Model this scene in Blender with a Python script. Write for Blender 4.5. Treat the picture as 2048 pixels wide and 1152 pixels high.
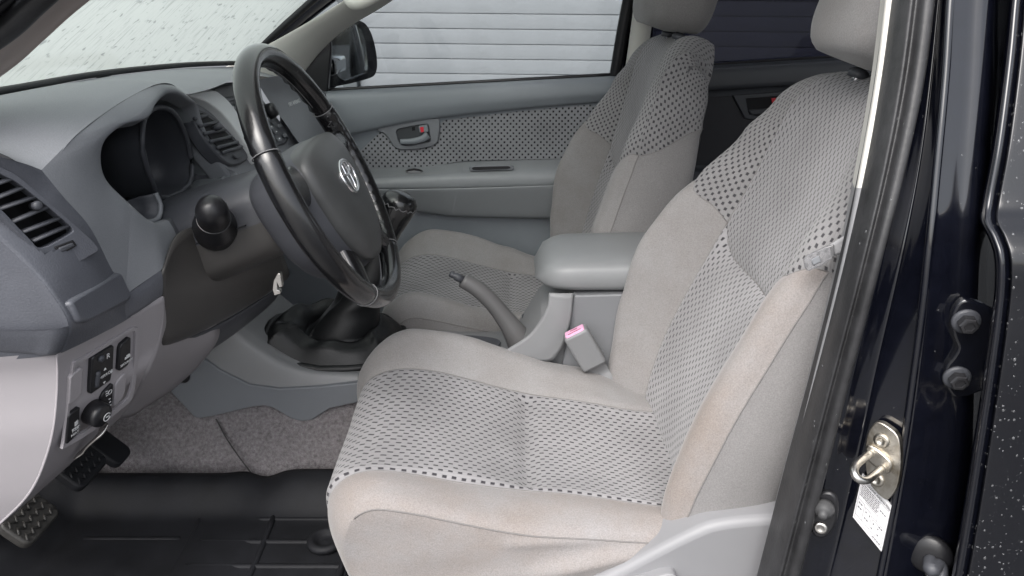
import bpy, bmesh, math, random
from mathutils import Vector, Matrix, noise
for _o in list(bpy.data.objects):
    bpy.data.objects.remove(_o)
SC = bpy.context.scene
COL = SC.collection
R = math.radians
random.seed(7)
# ------------------------------------------------------------------ camera, sky, sun, exposure
CAM = Vector((0.0, -0.70, 0.95)); PITCH = R(21.0); FPX = 1500.0
cd = bpy.data.cameras.new('camera'); co = bpy.data.objects.new('camera', cd); COL.objects.link(co)
cd.sensor_width = 36.0; cd.lens = FPX * 36.0 / 2048.0; cd.clip_start = 0.02; cd.clip_end = 2000.0
co.location = CAM; co.rotation_euler = (R(90) - PITCH, 0, 0)
SC.camera = co
SUN_EL, SUN_AZ = R(52.0), R(205.0)       # azimuth clockwise from +y
w = bpy.data.worlds.new('World'); SC.world = w; w.use_nodes = True
nt = w.node_tree; nt.nodes.clear()
sky = nt.nodes.new('ShaderNodeTexSky'); sky.sky_type = 'NISHITA'; sky.sun_disc = False
sky.sun_elevation = SUN_EL; sky.sun_rotation = SUN_AZ; sky.air_density = 1.0; sky.dust_density = 4.0; sky.ozone_density = 1.0
hs = nt.nodes.new('ShaderNodeHueSaturation'); hs.inputs['Saturation'].default_value = 0.30
bg = nt.nodes.new('ShaderNodeBackground'); bg.inputs['Strength'].default_value = 0.15
ow = nt.nodes.new('ShaderNodeOutputWorld')
nt.links.new(sky.outputs[0], hs.inputs['Color']); nt.links.new(hs.outputs[0], bg.inputs['Color']); nt.links.new(bg.outputs[0], ow.inputs['Surface'])
sd = bpy.data.lights.new('sun', 'SUN'); so = bpy.data.objects.new('sun', sd); COL.objects.link(so)
sd.energy = 0.8; sd.angle = R(50.0); sd.color = (1.0, 0.965, 0.93)
_dir = Vector((math.sin(SUN_AZ) * math.cos(SUN_EL), math.cos(SUN_AZ) * math.cos(SUN_EL), math.sin(SUN_EL)))
so.rotation_euler = _dir.to_track_quat('Z', 'Y').to_euler(); so.location = (0, -3, 4)
SC.view_settings.view_transform = 'Standard'; SC.view_settings.look = 'None'
SC.view_settings.exposure = 1.18; SC.view_settings.gamma = 1.0; SC.view_settings.use_curve_mapping = False
SC.render.engine = 'CYCLES'; SC.cycles.use_denoising = True
SC.cycles.max_bounces = 8; SC.cycles.diffuse_bounces = 4; SC.cycles.glossy_bounces = 4; SC.cycles.transparent_max_bounces = 12
SC.cycles.caustics_reflective = False; SC.cycles.caustics_refractive = False

# ------------------------------------------------------------------ measuring helpers
FW = Vector((0, math.cos(PITCH), -math.sin(PITCH))); UPV = Vector((0, math.sin(PITCH), math.cos(PITCH)))
def ray(px, py):
    return FW + Vector((1, 0, 0)) * ((px - 1024) / FPX) - UPV * ((py - 576) / FPX)
def U(px, py, y):
    d = ray(px, py); return CAM + d * ((y - CAM.y) / d.y)
def UX(px, py, x):
    d = ray(px, py); return CAM + d * ((x - CAM.x) / d.x)
def UZ(px, py, z):
    d = ray(px, py); return CAM + d * ((z - CAM.z) / d.z)
def UP(px, py, pl):
    d = ray(px, py); o, n = pl; return CAM + d * ((o - CAM).dot(n) / d.dot(n))
def plane(a, b, c):
    n = (b - a).cross(c - a).normalized()
    if n.dot(CAM - a) < 0: n = -n
    return (a, n)
def cr1(a, b, c, d, t):
    return 0.5 * ((2 * b) + (c - a) * t + (2 * a - 5 * b + 4 * c - d) * t * t + (3 * b - a - 3 * c + d) * t ** 3)
def cr(P, n, closed=False):
    m = len(P); out = []
    for i in range(m if closed else m - 1):
        if closed: a, b, c, d = P[(i - 1) % m], P[i], P[(i + 1) % m], P[(i + 2) % m]
        else:
            b, c = P[i], P[i + 1]; a = P[i - 1] if i else b * 2 - c; d = P[i + 2] if i + 2 < m else c * 2 - b
        for k in range(n): out.append(cr1(a, b, c, d, k / n))
    if not closed: out.append(P[-1] * 1.0)
    return out
def lerp(a, b, t): return a + (b - a) * t
def pw(x, tab):
    if x <= tab[0][0]: return tab[0][1]
    for (a, va), (b, vb) in zip(tab, tab[1:]):
        if x <= b:
            t = (x - a) / (b - a); t = t * t * (3 - 2 * t); return va + (vb - va) * t
    return tab[-1][1]
def sm(a, b, x):
    t = max(0, min(1, (x - a) / (b - a))); return t * t * (3 - 2 * t)
def V2(l): return [Vector(p) for p in l]

# ------------------------------------------------------------------ object helpers
def link(o, parent=None):
    COL.objects.link(o)
    if parent is not None:
        o.parent = parent
        pw_ = parent
        loc = Vector((0, 0, 0))
        while pw_ is not None:
            loc += pw_.location; pw_ = pw_.parent
        o.location = -loc
    return o
def tag(o, label, cat=None, group=None, kind=None):
    if label: o['label'] = label
    if cat: o['category'] = cat
    if group: o['group'] = group
    if kind: o['kind'] = kind
    return o
def thing(name, label, cat, loc=(0, 0, 0), group=None):
    o = bpy.data.objects.new(name, None); COL.objects.link(o); o.location = loc; o.empty_display_size = 0.05
    return tag(o, label, cat, group, 'thing')
def mesh(name, verts, faces, mat, parent=None, smooth=True, uvs=None, solid=0, solid_off=-1, bev=0, bevseg=2, sub=0, autos=None, recalc=True):
    me = bpy.data.meshes.new(name)
    me.from_pydata([tuple(v) for v in verts], [], faces)
    if uvs is not None:
        l = me.uv_layers.new(name='UVMap')
        vi = [0] * len(me.loops); me.loops.foreach_get('vertex_index', vi)
        for k, i in enumerate(vi): l.data[k].uv = uvs[i]
    if recalc:
        b = bmesh.new(); b.from_mesh(me); bmesh.ops.recalc_face_normals(b, faces=b.faces); b.to_mesh(me); b.free()
    me.materials.append(mat)
    o = bpy.data.objects.new(name, me); link(o, parent)
    if smooth:
        me.polygons.foreach_set('use_smooth', [True] * len(me.polygons))
        if autos: me.set_sharp_from_angle(angle=R(autos))
    if solid:
        m = o.modifiers.new('solid', 'SOLIDIFY'); m.thickness = solid; m.offset = solid_off
    if bev:
        m = o.modifiers.new('bevel', 'BEVEL'); m.width = bev; m.segments = bevseg; m.limit_method = 'ANGLE'; m.angle_limit = R(35)
    if sub:
        m = o.modifiers.new('sub', 'SUBSURF'); m.levels = sub; m.render_levels = sub
    return o
def grid_faces(nr, nc, cu=False, cv=False):
    f = []
    for i in range(nr if cu else nr - 1):
        for j in range(nc if cv else nc - 1):
            f.append((i * nc + j, i * nc + (j + 1) % nc, ((i + 1) % nr) * nc + (j + 1) % nc, ((i + 1) % nr) * nc + j))
    return f
def grid_uv(G):
    nr, nc = len(G), len(G[0]); uv = []
    mid = nr // 2; cs = [0]; 
    for j in range(1, nc): cs.append(cs[-1] + (G[mid][j] - G[mid][j - 1]).length)
    mc = nc // 2; rs = [0]
    for i in range(1, nr): rs.append(rs[-1] + (G[i][mc] - G[i - 1][mc]).length)
    for i in range(nr):
        for j in range(nc): uv.append((cs[j], rs[i]))
    return uv
def pix(p):
    v = p - CAM; d = v.dot(FW); return (1024 + FPX * v.x / d, 576 - FPX * v.dot(UPV) / d)
def inside(q, poly):
    x, y = q; c = False; n = len(poly)
    for i in range(n):
        (x0, y0), (x1, y1) = poly[i], poly[i - 1]
        if (y0 > y) != (y1 > y) and x < (x1 - x0) * (y - y0) / (y1 - y0) + x0: c = not c
    return c
def grid(name, G, mat, parent=None, cu=False, cv=False, cap=False, UV=None, drop=None, **kw):
    nr, nc = len(G), len(G[0])
    verts = [v for r in G for v in r]; faces = grid_faces(nr, nc, cu, cv); uv = UV or grid_uv(G)
    if drop: faces = [f for f in faces if not drop(sum((verts[i] for i in f), Vector()) / len(f))]
    if cap and cv:
        for i0 in (0, nr - 1):
            c = sum(G[i0], Vector()) / nc; verts.append(c); uv.append((0, 0)); k = len(verts) - 1
            for j in range(nc): faces.append((i0 * nc + j, i0 * nc + (j + 1) % nc, k))
    return mesh(name, verts, faces, mat, parent, uvs=uv, **kw)
def skin(C, nu=6, nv=6, cu=False, cv=False):
    rows = [cr(r, nv, cv) for r in C]
    cols = [cr([r[j] for r in rows], nu, cu) for j in range(len(rows[0]))]
    return [[cols[j][i] for j in range(len(cols))] for i in range(len(cols[0]))]
def loft(name, C, mat, parent=None, nu=6, nv=6, cu=False, cv=False, **kw):
    return grid(name, skin(C, nu, nv, cu, cv), mat, parent, cu, cv, **kw)
def frame(t, ref=Vector((0, 0, 1))):
    t = t.normalized()
    a = ref.cross(t)
    if a.length < 1e-4: a = Vector((1, 0, 0)).cross(t)
    a.normalize(); return a, t.cross(a)
def tube(name, P, r, mat, parent=None, n=12, sub=6, closed=False, ref=Vector((0, 0, 1)), sec=None, cap=True, **kw):
    """r: number or list per control point; sec: list of (a,b) unit offsets for the cross-section"""
    P = [Vector(p) for p in P]
    rr = r if isinstance(r, (list, tuple)) else [r] * len(P)
    Q = cr(P, sub, closed); RR = cr([Vector((x, 0, 0)) for x in rr], sub, closed)
    G = []
    for i, q in enumerate(Q):
        if closed: t = Q[(i + 1) % len(Q)] - Q[i - 1]
        else: t = Q[min(i + 1, len(Q) - 1)] - Q[max(i - 1, 0)]
        a, b = frame(t, ref); k = RR[i].x
        if sec: G.append([q + a * (s[0] * k) + b * (s[1] * k) for s in sec])
        else: G.append([q + a * (math.cos(2 * math.pi * j / n) * k) + b * (math.sin(2 * math.pi * j / n) * k) for j in range(n)])
    return grid(name, G, mat, parent, cu=closed, cv=True, cap=cap and not closed, **kw)
def lathe(name, o, d, prof, mat, parent=None, n=24, **kw):
    """prof: list of (along, radius)"""
    d = Vector(d).normalized(); a, b = frame(d)
    G = [[o + d * s + a * (math.cos(2 * math.pi * j / n) * r) + b * (math.sin(2 * math.pi * j / n) * r) for j in range(n)] for s, r in prof]
    return grid(name, G, mat, parent, cv=True, cap=True, **kw)
def prism(name, P, n, out, back, mat, parent=None, bev=0, bevseg=2, uvs=True, smooth=True, hole=None):
    """a plate with outline P (3-D points near one plane), front pushed +out and back -back along n"""
    m = len(P)
    a, b = frame(n)
    if hole is None:
        verts = [p + n * out for p in P] + [p - n * back for p in P]
        faces = [tuple(range(m)), tuple(range(2 * m - 1, m - 1, -1))] + [(i, (i + 1) % m, m + (i + 1) % m, m + i) for i in range(m)]
    else:
        verts = [p + n * out for p in P] + [p - n * back for p in P] + [p + n * out for p in hole] + [p - n * back for p in hole]
        faces = []
        for i in range(m):
            j = (i + 1) % m
            faces += [(i, j, 2 * m + j, 2 * m + i), (m + i, m + j, 3 * m + j, 3 * m + i), (i, j, m + j, m + i), (2 * m + i, 2 * m + j, 3 * m + j, 3 * m + i)]
    uv = [(v.dot(a), v.dot(b)) for v in verts]
    return mesh(name, verts, faces, mat, parent, smooth=smooth, uvs=uv, bev=bev, bevseg=bevseg, autos=40)
def pplate(name, pix, pl, out, back, mat, parent=None, bev=0, curve=0, **kw):
    back = max(back, -out + .001)
    P = [UP(x, y, pl) for x, y in pix]
    if curve: P = cr(P, curve, True)
    return prism(name, P, pl[1], out, back, mat, parent, bev=bev, **kw)
def yplate(name, pix, y, out, back, mat, parent=None, bev=0, curve=0, **kw):
    return pplate(name, pix, (Vector((0, y, 0)), Vector((0, -1, 0))), out, back, mat, parent, bev, curve, **kw)
def rrect(c, ax, ay, hw, hh, r, n=4):
    out = []
    for sx, sy, a0 in ((1, 1, 0), (-1, 1, 90), (-1, -1, 180), (1, -1, 270)):
        for k in range(n + 1):
            a = R(a0 + 90 * k / n); out.append(c + ax * (sx * (hw - r) + r * math.cos(a)) + ay * (sy * (hh - r) + r * math.sin(a)))
    return out
def box(name, c, s, mat, parent=None, bev=0.003, rot=None, **kw):
    verts = [Vector((x * s[0] / 2, y * s[1] / 2, z * s[2] / 2)) for x in (-1, 1) for y in (-1, 1) for z in (-1, 1)]
    if rot is not None: verts = [rot @ v for v in verts]
    verts = [v + Vector(c) for v in verts]
    f = [(0, 1, 3, 2), (4, 6, 7, 5), (0, 4, 5, 1), (2, 3, 7, 6), (0, 2, 6, 4), (1, 5, 7, 3)]
    return mesh(name, verts, f, mat, parent, bev=bev, autos=40, **kw)
def text(name, s, o, ax, ay, size, mat, parent=None, lift=0.0004, align='CENTER'):
    ax = ax.normalized(); n = ax.cross(ay).normalized(); ay = n.cross(ax)
    cu = bpy.data.curves.new(name, 'FONT'); cu.body = s; cu.size = size; cu.align_x = align; cu.align_y = 'CENTER'; cu.extrude = 0.0002
    cu.materials.append(mat)
    ob = bpy.data.objects.new(name, cu); COL.objects.link(ob)
    M = Matrix((ax, ay, n)).transposed().to_4x4(); M.translation = o + n * lift
    if parent is not None:
        loc = Vector((0, 0, 0)); q = parent
        while q is not None: loc += q.location; q = q.parent
        ob.parent = parent; M.translation = M.translation - loc
    dg = bpy.context.evaluated_depsgraph_get(); me = bpy.data.meshes.new_from_object(ob.evaluated_get(dg)); me.name = name
    par = ob.parent; bpy.data.objects.remove(ob); mo = bpy.data.objects.new(name, me); COL.objects.link(mo); mo.parent = par
    if not me.materials: me.materials.append(mat)
    mo.matrix_local = M
    return mo

# ------------------------------------------------------------------ materials
MATS = {}
def mat(name, col, rough=0.5, metal=0.0, spec=0.5, grain=0, grain_s=0.1, var=0.0, var_s=8.0, coat=0.0, sheen=0.0, coat_r=0.05, col2=None, gd=0.001, fine=0.0):
    if name in MATS: return MATS[name]
    m = bpy.data.materials.new(name); m.use_nodes = True; n = m.node_tree; b = n.nodes['Principled BSDF']
    b.inputs['Base Color'].default_value = (*col, 1); b.inputs['Roughness'].default_value = rough; b.inputs['Metallic'].default_value = metal
    b.inputs['Specular IOR Level'].default_value = spec
    if coat: b.inputs['Coat Weight'].default_value = coat; b.inputs['Coat Roughness'].default_value = coat_r
    if sheen: b.inputs['Sheen Weight'].default_value = sheen; b.inputs['Sheen Roughness'].default_value = 0.45
    tc = n.nodes.new('ShaderNodeTexCoord')
    if var:
        nz = n.nodes.new('ShaderNodeTexNoise'); nz.inputs['Scale'].default_value = var_s; nz.inputs['Detail'].default_value = 6; nz.inputs['Roughness'].default_value = 0.65
        n.links.new(tc.outputs['Object'], nz.inputs['Vector'])
        mp = n.nodes.new('ShaderNodeMapRange'); mp.inputs[1].default_value = 0.3; mp.inputs[2].default_value = 0.7
        n.links.new(nz.outputs['Fac'], mp.inputs[0])
        mx = n.nodes.new('ShaderNodeMix'); mx.data_type = 'RGBA'
        c2 = col2 or tuple(c * (1 - var) for c in col)
        mx.inputs[6].default_value = (*c2, 1); mx.inputs[7].default_value = (*[min(1, c * (1 + var * 0.6)) for c in col], 1)
        n.links.new(mp.outputs[0], mx.inputs[0]); n.links.new(mx.outputs[2], b.inputs['Base Color'])
        if fine:
            fz = n.nodes.new('ShaderNodeTexNoise'); fz.inputs['Scale'].default_value = 520; fz.inputs['Detail'].default_value = 2; n.links.new(tc.outputs['Object'], fz.inputs['Vector'])
            fm = n.nodes.new('ShaderNodeMapRange'); fm.inputs[1].default_value = 0.3; fm.inputs[2].default_value = 0.7; fm.inputs[3].default_value = 1 - fine; fm.inputs[4].default_value = 1 + fine; n.links.new(fz.outputs['Fac'], fm.inputs[0])
            fx = n.nodes.new('ShaderNodeVectorMath'); fx.operation = 'SCALE'; n.links.new(mx.outputs[2], fx.inputs[0]); n.links.new(fm.outputs[0], fx.inputs['Scale']); n.links.new(fx.outputs[0], b.inputs['Base Color'])
        r2 = n.nodes.new('ShaderNodeMapRange'); r2.inputs[3].default_value = max(0.02, rough - 0.06); r2.inputs[4].default_value = min(1, rough + 0.08)
        n.links.new(nz.outputs['Fac'], r2.inputs[0]); n.links.new(r2.outputs[0], b.inputs['Roughness'])
    if grain:
        g = n.nodes.new('ShaderNodeTexNoise'); g.inputs['Scale'].default_value = grain; g.inputs['Detail'].default_value = 3
        n.links.new(tc.outputs['Object'], g.inputs['Vector'])
        bp = n.nodes.new('ShaderNodeBump'); bp.inputs['Strength'].default_value = grain_s; bp.inputs['Distance'].default_value = gd
        n.links.new(g.outputs['Fac'], bp.inputs['Height']); n.links.new(bp.outputs[0], b.inputs['Normal'])
    MATS[name] = m; return m
def pattern(name, base, dark, pu, pv, wu, wv, stain=0.24):
    """woven fabric: staggered dark dashes, pu/pv periods in metres across and along"""
    m = bpy.data.materials.new(name); m.use_nodes = True; n = m.node_tree; b = n.nodes['Principled BSDF']; L = n.links
    b.inputs['Roughness'].default_value = 0.9; b.inputs['Sheen Weight'].default_value = 0.25; b.inputs['Specular IOR Level'].default_value = 0.2
    uv = n.nodes.new('ShaderNodeUVMap'); tc = n.nodes.new('ShaderNodeTexCoord')
    wob = n.nodes.new('ShaderNodeTexNoise'); wob.inputs['Scale'].default_value = 30; L.new(tc.outputs['Object'], wob.inputs['Vector'])
    sp = n.nodes.new('ShaderNodeSeparateXYZ'); L.new(uv.outputs[0], sp.inputs[0])
    def M(op, a, c=None):
        k = n.nodes.new('ShaderNodeMath'); k.operation = op
        for i, x in enumerate((a, c)):
            if x is None: continue
            if isinstance(x, (int, float)): k.inputs[i].default_value = x
            else: L.new(x, k.inputs[i])
        return k.outputs[0]
    wv_ = M('MULTIPLY', M('SUBTRACT', wob.outputs['Fac'], 0.5), 0.004)
    u = M('DIVIDE', M('ADD', sp.outputs[0], wv_), pu); v = M('DIVIDE', M('ADD', sp.outputs[1], wv_), pv)
    row = M('FLOOR', u); off = M('MULTIPLY', M('FLOORED_MODULO', row, 2.0), 0.5)
    fu = M('ABSOLUTE', M('SUBTRACT', M('FRACT', u), 0.5)); fv = M('ABSOLUTE', M('SUBTRACT', M('FRACT', M('ADD', v, off)), 0.5))
    def edge(x, h):
        k = n.nodes.new('ShaderNodeMapRange'); k.interpolation_type = 'SMOOTHSTEP'; L.new(x, k.inputs[0])
        k.inputs[1].default_value = h - 0.05; k.inputs[2].default_value = h + 0.05; k.inputs[3].default_value = 1; k.inputs[4].default_value = 0
        return k.outputs[0]
    mask = M('MULTIPLY', edge(fu, wu / 2), edge(fv, wv / 2))
    nz = n.nodes.new('ShaderNodeTexNoise'); nz.inputs['Scale'].default_value = 7; nz.inputs['Detail'].default_value = 5; L.new(tc.outputs['Object'], nz.inputs['Vector'])
    mp = n.nodes.new('ShaderNodeMapRange'); mp.inputs[1].default_value = 0.35; mp.inputs[2].default_value = 0.7; L.new(nz.outputs['Fac'], mp.inputs[0])
    mx0 = n.nodes.new('ShaderNodeMix'); mx0.data_type = 'RGBA'; mx0.inputs[6].default_value = (*base, 1); mx0.inputs[7].default_value = (*[c * (1 - stain) for c in base], 1); L.new(mp.outputs[0], mx0.inputs[0])
    # fine thread colour
    th = n.nodes.new('ShaderNodeTexNoise'); th.inputs['Scale'].default_value = 900; L.new(tc.outputs['Object'], th.inputs['Vector'])
    mt = n.nodes.new('ShaderNodeMix'); mt.data_type = 'RGBA'; mt.blend_type = 'MULTIPLY'; mt.inputs[0].default_value = 0.25
    L.new(mx0.outputs[2], mt.inputs[6]); L.new(th.outputs['Color'], mt.inputs[7])
    mx = n.nodes.new('ShaderNodeMix'); mx.data_type = 'RGBA'; mx.inputs[7].default_value = (*dark, 1); L.new(mask, mx.inputs[0]); L.new(mx0.outputs[2], mx.inputs[6]); L.new(mx.outputs[2], b.inputs['Base Color'])
    wv1 = M('SINE', M('MULTIPLY', u, 6.2832 * 2)); hgt = M('ADD', M('MULTIPLY', mask, -1.0), M('MULTIPLY', wv1, 0.25))
    bp = n.nodes.new('ShaderNodeBump'); bp.inputs['Strength'].default_value = 0.6; bp.inputs['Distance'].default_value = 0.0012; L.new(hgt, bp.inputs['Height']); L.new(bp.outputs[0], b.inputs['Normal'])
    return m
GREY = mat('grey_plastic', (0.205, 0.214, 0.230), 0.48, grain=520, grain_s=0.35, var=0.07, var_s=5, fine=0.05)
MIDGREY = mat('mid_grey_plastic', (0.20, 0.215, 0.225), 0.46, grain=1400, grain_s=0.25, var=0.06, var_s=5)
CONSOLE = mat('console_grey_plastic', (0.205, 0.208, 0.214), 0.42, grain=1500, grain_s=0.2, var=0.05, var_s=6)
SILLGREY = mat('light_grey_plastic', (0.255, 0.255, 0.265), 0.45, grain=1500, grain_s=0.2, var=0.05, var_s=4)
PANEL = mat('warm_grey_plastic', (0.35, 0.33, 0.345), 0.45, grain=1500, grain_s=0.2, var=0.04, var_s=4)
DARKP = mat('charcoal_plastic', (0.062, 0.065, 0.075), 0.42, grain=1400, grain_s=0.3, var=0.15, var_s=6)
DUST = mat('dusty_charcoal_plastic', (0.098, 0.103, 0.120), 0.42, grain=520, grain_s=0.4, var=0.14, var_s=14, fine=0.07)
BROWN = mat('umber_plastic', (0.055, 0.052, 0.050), 0.36, grain=1300, grain_s=0.3, var=0.10, var_s=5)
BLACKP = mat('black_plastic', (0.012, 0.012, 0.014), 0.35, grain=1200, grain_s=0.1)
VOID = mat('shade_black', (0.006, 0.006, 0.008), 0.8)  # near-black puts the shade of throats, holes and under-dash into the colour
LEATHER = mat('black_leather', (0.006, 0.006, 0.007), 0.24, grain=500, grain_s=0.10, var=0.2, var_s=20, coat=0.6, coat_r=0.13)
BOOTL = mat('soft_black_leather', (0.006, 0.0065, 0.0075), 0.44, grain=420, grain_s=0.5, var=0.2, var_s=20)
HUBL = mat('worn_hub_vinyl', (0.058, 0.060, 0.061), 0.36, grain=900, grain_s=0.3, var=0.25, var_s=9)
SUEDE = mat('grey_suede', (0.258, 0.252, 0.251), 0.92, sheen=0.3, spec=0.15, grain=330, grain_s=0.45, var=0.10, var_s=9, col2=(0.232, 0.219, 0.213), fine=0.12)
SUEDE_ST = mat('soiled_grey_suede', (0.268, 0.258, 0.257), 0.92, sheen=0.3, spec=0.15, grain=330, grain_s=0.45, var=0.10, var_s=6, col2=(0.246, 0.212, 0.191), fine=0.13)
SUEDES = mat('grey_side_suede', (0.235, 0.228, 0.226), 0.92, sheen=0.25, spec=0.15, grain=420, grain_s=0.5, var=0.07, var_s=9, fine=0.12)
FAB_C = pattern('dash_weave', (0.305, 0.298, 0.304), (0.042, 0.040, 0.045), 0.0090, 0.0155, 0.38, 0.46)
FAB_T = pattern('fine_dash_weave', (0.295, 0.288, 0.294), (0.055, 0.052, 0.058), 0.0076, 0.0155, 0.36, 0.48)
FAB_S = pattern('square_weave', (0.265, 0.260, 0.262), (0.058, 0.056, 0.061), 0.0082, 0.0148, 0.54, 0.37)
FAB_D = pattern('door_square_weave', (0.31, 0.315, 0.33), (0.014, 0.014, 0.018), 0.0088, 0.0176, 0.55, 0.30)
CARPET = mat('grey_carpet', (0.225, 0.212, 0.217), 0.98, sheen=0.3, spec=0.1, grain=420, grain_s=1.0, var=0.5, var_s=150, col2=(0.125, 0.112, 0.116), gd=0.004)
RUBBER = mat('black_rubber', (0.012, 0.0125, 0.015), 0.62, spec=0.3, grain=300, grain_s=0.2, var=0.5, var_s=9)
SEAL = mat('weathered_rubber', (0.030, 0.030, 0.032), 0.42, grain=220, grain_s=0.35, var=0.45, var_s=26)
PAINT = mat('black_car_paint', (0.004, 0.0046, 0.0085), 0.12, spec=0.5, coat=0.8, coat_r=0.03, grain=14, grain_s=0.12, var=0.3, var_s=40)
STEEL = mat('worn_steel', (0.50, 0.48, 0.44), 0.33, metal=1.0, grain=260, grain_s=0.3, var=0.35, var_s=55, col2=(0.30, 0.26, 0.20))
ZINC = mat('bright_steel', (0.62, 0.60, 0.57), 0.28, metal=1.0, grain=300, grain_s=0.2, var=0.2, var_s=60)
CHROME = mat('chrome', (0.75, 0.75, 0.76), 0.08, metal=1.0)
SILVER = mat('silver_trim', (0.74, 0.76, 0.76), 0.38, metal=0.2, var=0.05, var_s=20)
CREAM = mat('cream_trim', (0.66, 0.645, 0.60), 0.6, grain=600, grain_s=0.15, var=0.03)
DULLCREAM = mat('taupe_trim', (0.46, 0.40, 0.37), 0.6, grain=600, grain_s=0.15, var=0.03)
WHITE = mat('white_print', (0.8, 0.8, 0.8), 0.6)
PINK = mat('pink_button', (0.80, 0.42, 0.62), 0.35)
RED = mat('red_mark', (0.75, 0.03, 0.05), 0.4)
YELL = mat('yellow_paint', (0.55, 0.33, 0.03), 0.5)
# ================================================================== SETTING
def glass(name, tint, rough_mix=0.0, milk=(0.8, 0.82, 0.8), gloss=0.06):
    m = bpy.data.materials.new(name); m.use_nodes = True; n = m.node_tree; n.nodes.clear()
    o = n.nodes.new('ShaderNodeOutputMaterial'); tr = n.nodes.new('ShaderNodeBsdfTransparent'); tr.inputs[0].default_value = (*tint, 1)
    gl = n.nodes.new('ShaderNodeBsdfGlossy'); gl.inputs['Roughness'].default_value = 0.03
    fr = n.nodes.new('ShaderNodeFresnel'); fr.inputs[0].default_value = 1.35
    mx = n.nodes.new('ShaderNodeMixShader'); n.links.new(fr.outputs[0], mx.inputs[0]); n.links.new(tr.outputs[0], mx.inputs[1]); n.links.new(gl.outputs[0], mx.inputs[2])
    n.links.new(mx.outputs[0], o.inputs[0]); return m
GLASS = glass('clear_window_glass', (0.93, 0.95, 0.94)); TINT = glass('tinted_window_glass', (0.15, 0.154, 0.195))
def wet_glass():
    m = bpy.data.materials.new('wet_windscreen_glass'); m.use_nodes = True; n = m.node_tree; n.nodes.clear(); L = n.links
    o = n.nodes.new('ShaderNodeOutputMaterial'); tr = n.nodes.new('ShaderNodeBsdfTransparent'); tr.inputs[0].default_value = (0.62, 0.66, 0.64, 1)
    tl = n.nodes.new('ShaderNodeBsdfTranslucent')
    uv = n.nodes.new('ShaderNodeUVMap'); mp = n.nodes.new('ShaderNodeMapping'); mp.inputs['Scale'].default_value = (240, 13, 1); mp.inputs['Rotation'].default_value = (0, 0, 0)
    L.new(uv.outputs[0], mp.inputs[0])
    st = n.nodes.new('ShaderNodeTexNoise'); st.inputs['Scale'].default_value = 1.0; st.inputs['Detail'].default_value = 4; st.inputs['Roughness'].default_value = 0.6; st.inputs['Distortion'].default_value = 0.4; L.new(mp.outputs[0], st.inputs['Vector'])
    vo = n.nodes.new('ShaderNodeTexNoise'); vo.inputs['Scale'].default_value = 55; vo.inputs['Detail'].default_value = 2; L.new(uv.outputs[0], vo.inputs['Vector'])
    ramp = n.nodes.new('ShaderNodeMapRange'); ramp.inputs[1].default_value = 0.55; ramp.inputs[2].default_value = 0.70; L.new(st.outputs['Fac'], ramp.inputs[0])
    rv = n.nodes.new('ShaderNodeMapRange'); rv.inputs[1].default_value = 0.62; rv.inputs[2].default_value = 0.70; L.new(vo.outputs['Fac'], rv.inputs[0])
    ad = n.nodes.new('ShaderNodeMath'); ad.operation = 'MAXIMUM'; L.new(ramp.outputs[0], ad.inputs[0]); L.new(rv.outputs[0], ad.inputs[1])
    mc = n.nodes.new('ShaderNodeMix'); mc.data_type = 'RGBA'; mc.inputs[6].default_value = (0.375, 0.412, 0.39, 1); mc.inputs[7].default_value = (0.21, 0.23, 0.225, 1); L.new(ad.outputs[0], mc.inputs[0]); L.new(mc.outputs[2], tl.inputs[0])
    bp = n.nodes.new('ShaderNodeBump'); bp.inputs['Strength'].default_value = 0.3; bp.inputs['Distance'].default_value = 0.003; L.new(st.outputs['Fac'], bp.inputs['Height']); L.new(bp.outputs[0], tl.inputs['Normal'])
    a = n.nodes.new('ShaderNodeMixShader'); a.inputs[0].default_value = 0.72; L.new(tr.outputs[0], a.inputs[1]); L.new(tl.outputs[0], a.inputs[2])
    L.new(a.outputs[0], o.inputs[0]); return m
WET = wet_glass()
ASPH = mat('wet_asphalt', (0.05, 0.05, 0.052), 0.35, grain=60, grain_s=0.6, var=0.4, var_s=3, gd=0.01)
g = mesh('ground', [(-900, -900, -0.62), (900, -900, -0.62), (900, 900, -0.62), (-900, 900, -0.62)], [(0, 1, 2, 3)], ASPH, smooth=False); tag(g, 'wet dark asphalt ground outside the cab', kind='structure')

# siding wall outside the far window: every board its own piece
wall = thing('siding_wall', 'pale grey horizontal board wall outside the far side windows', 'wall', (0.9, 4.35, -0.62))
SIDING = mat('pale_siding_paint', (0.245, 0.258, 0.28), 0.55, grain=30, grain_s=0.15, var=0.08, var_s=5, gd=0.01)
mesh('backing', [(-1.02, 4.40, -0.62), (6, 4.40, -0.62), (6, 4.40, 2.6), (-1.02, 4.40, 2.6), (-1.02, 4.52, -0.62), (6, 4.52, -0.62), (6, 4.52, 2.6), (-1.02, 4.52, 2.6)],
     [(0, 1, 2, 3), (4, 5, 6, 7), (0, 1, 5, 4), (1, 2, 6, 5), (2, 3, 7, 6), (3, 0, 4, 7)], mat('siding_shadow_gap', (0.20, 0.21, 0.23), 0.7), wall, smooth=False)
bh = 0.0925
pv = [(-1.0, 4.355, 0.0), (-1.0, 4.375, bh * 0.93), (-1.0, 4.40, bh * 0.93), (-1.0, 4.40, 0)]
board_me = None
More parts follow.
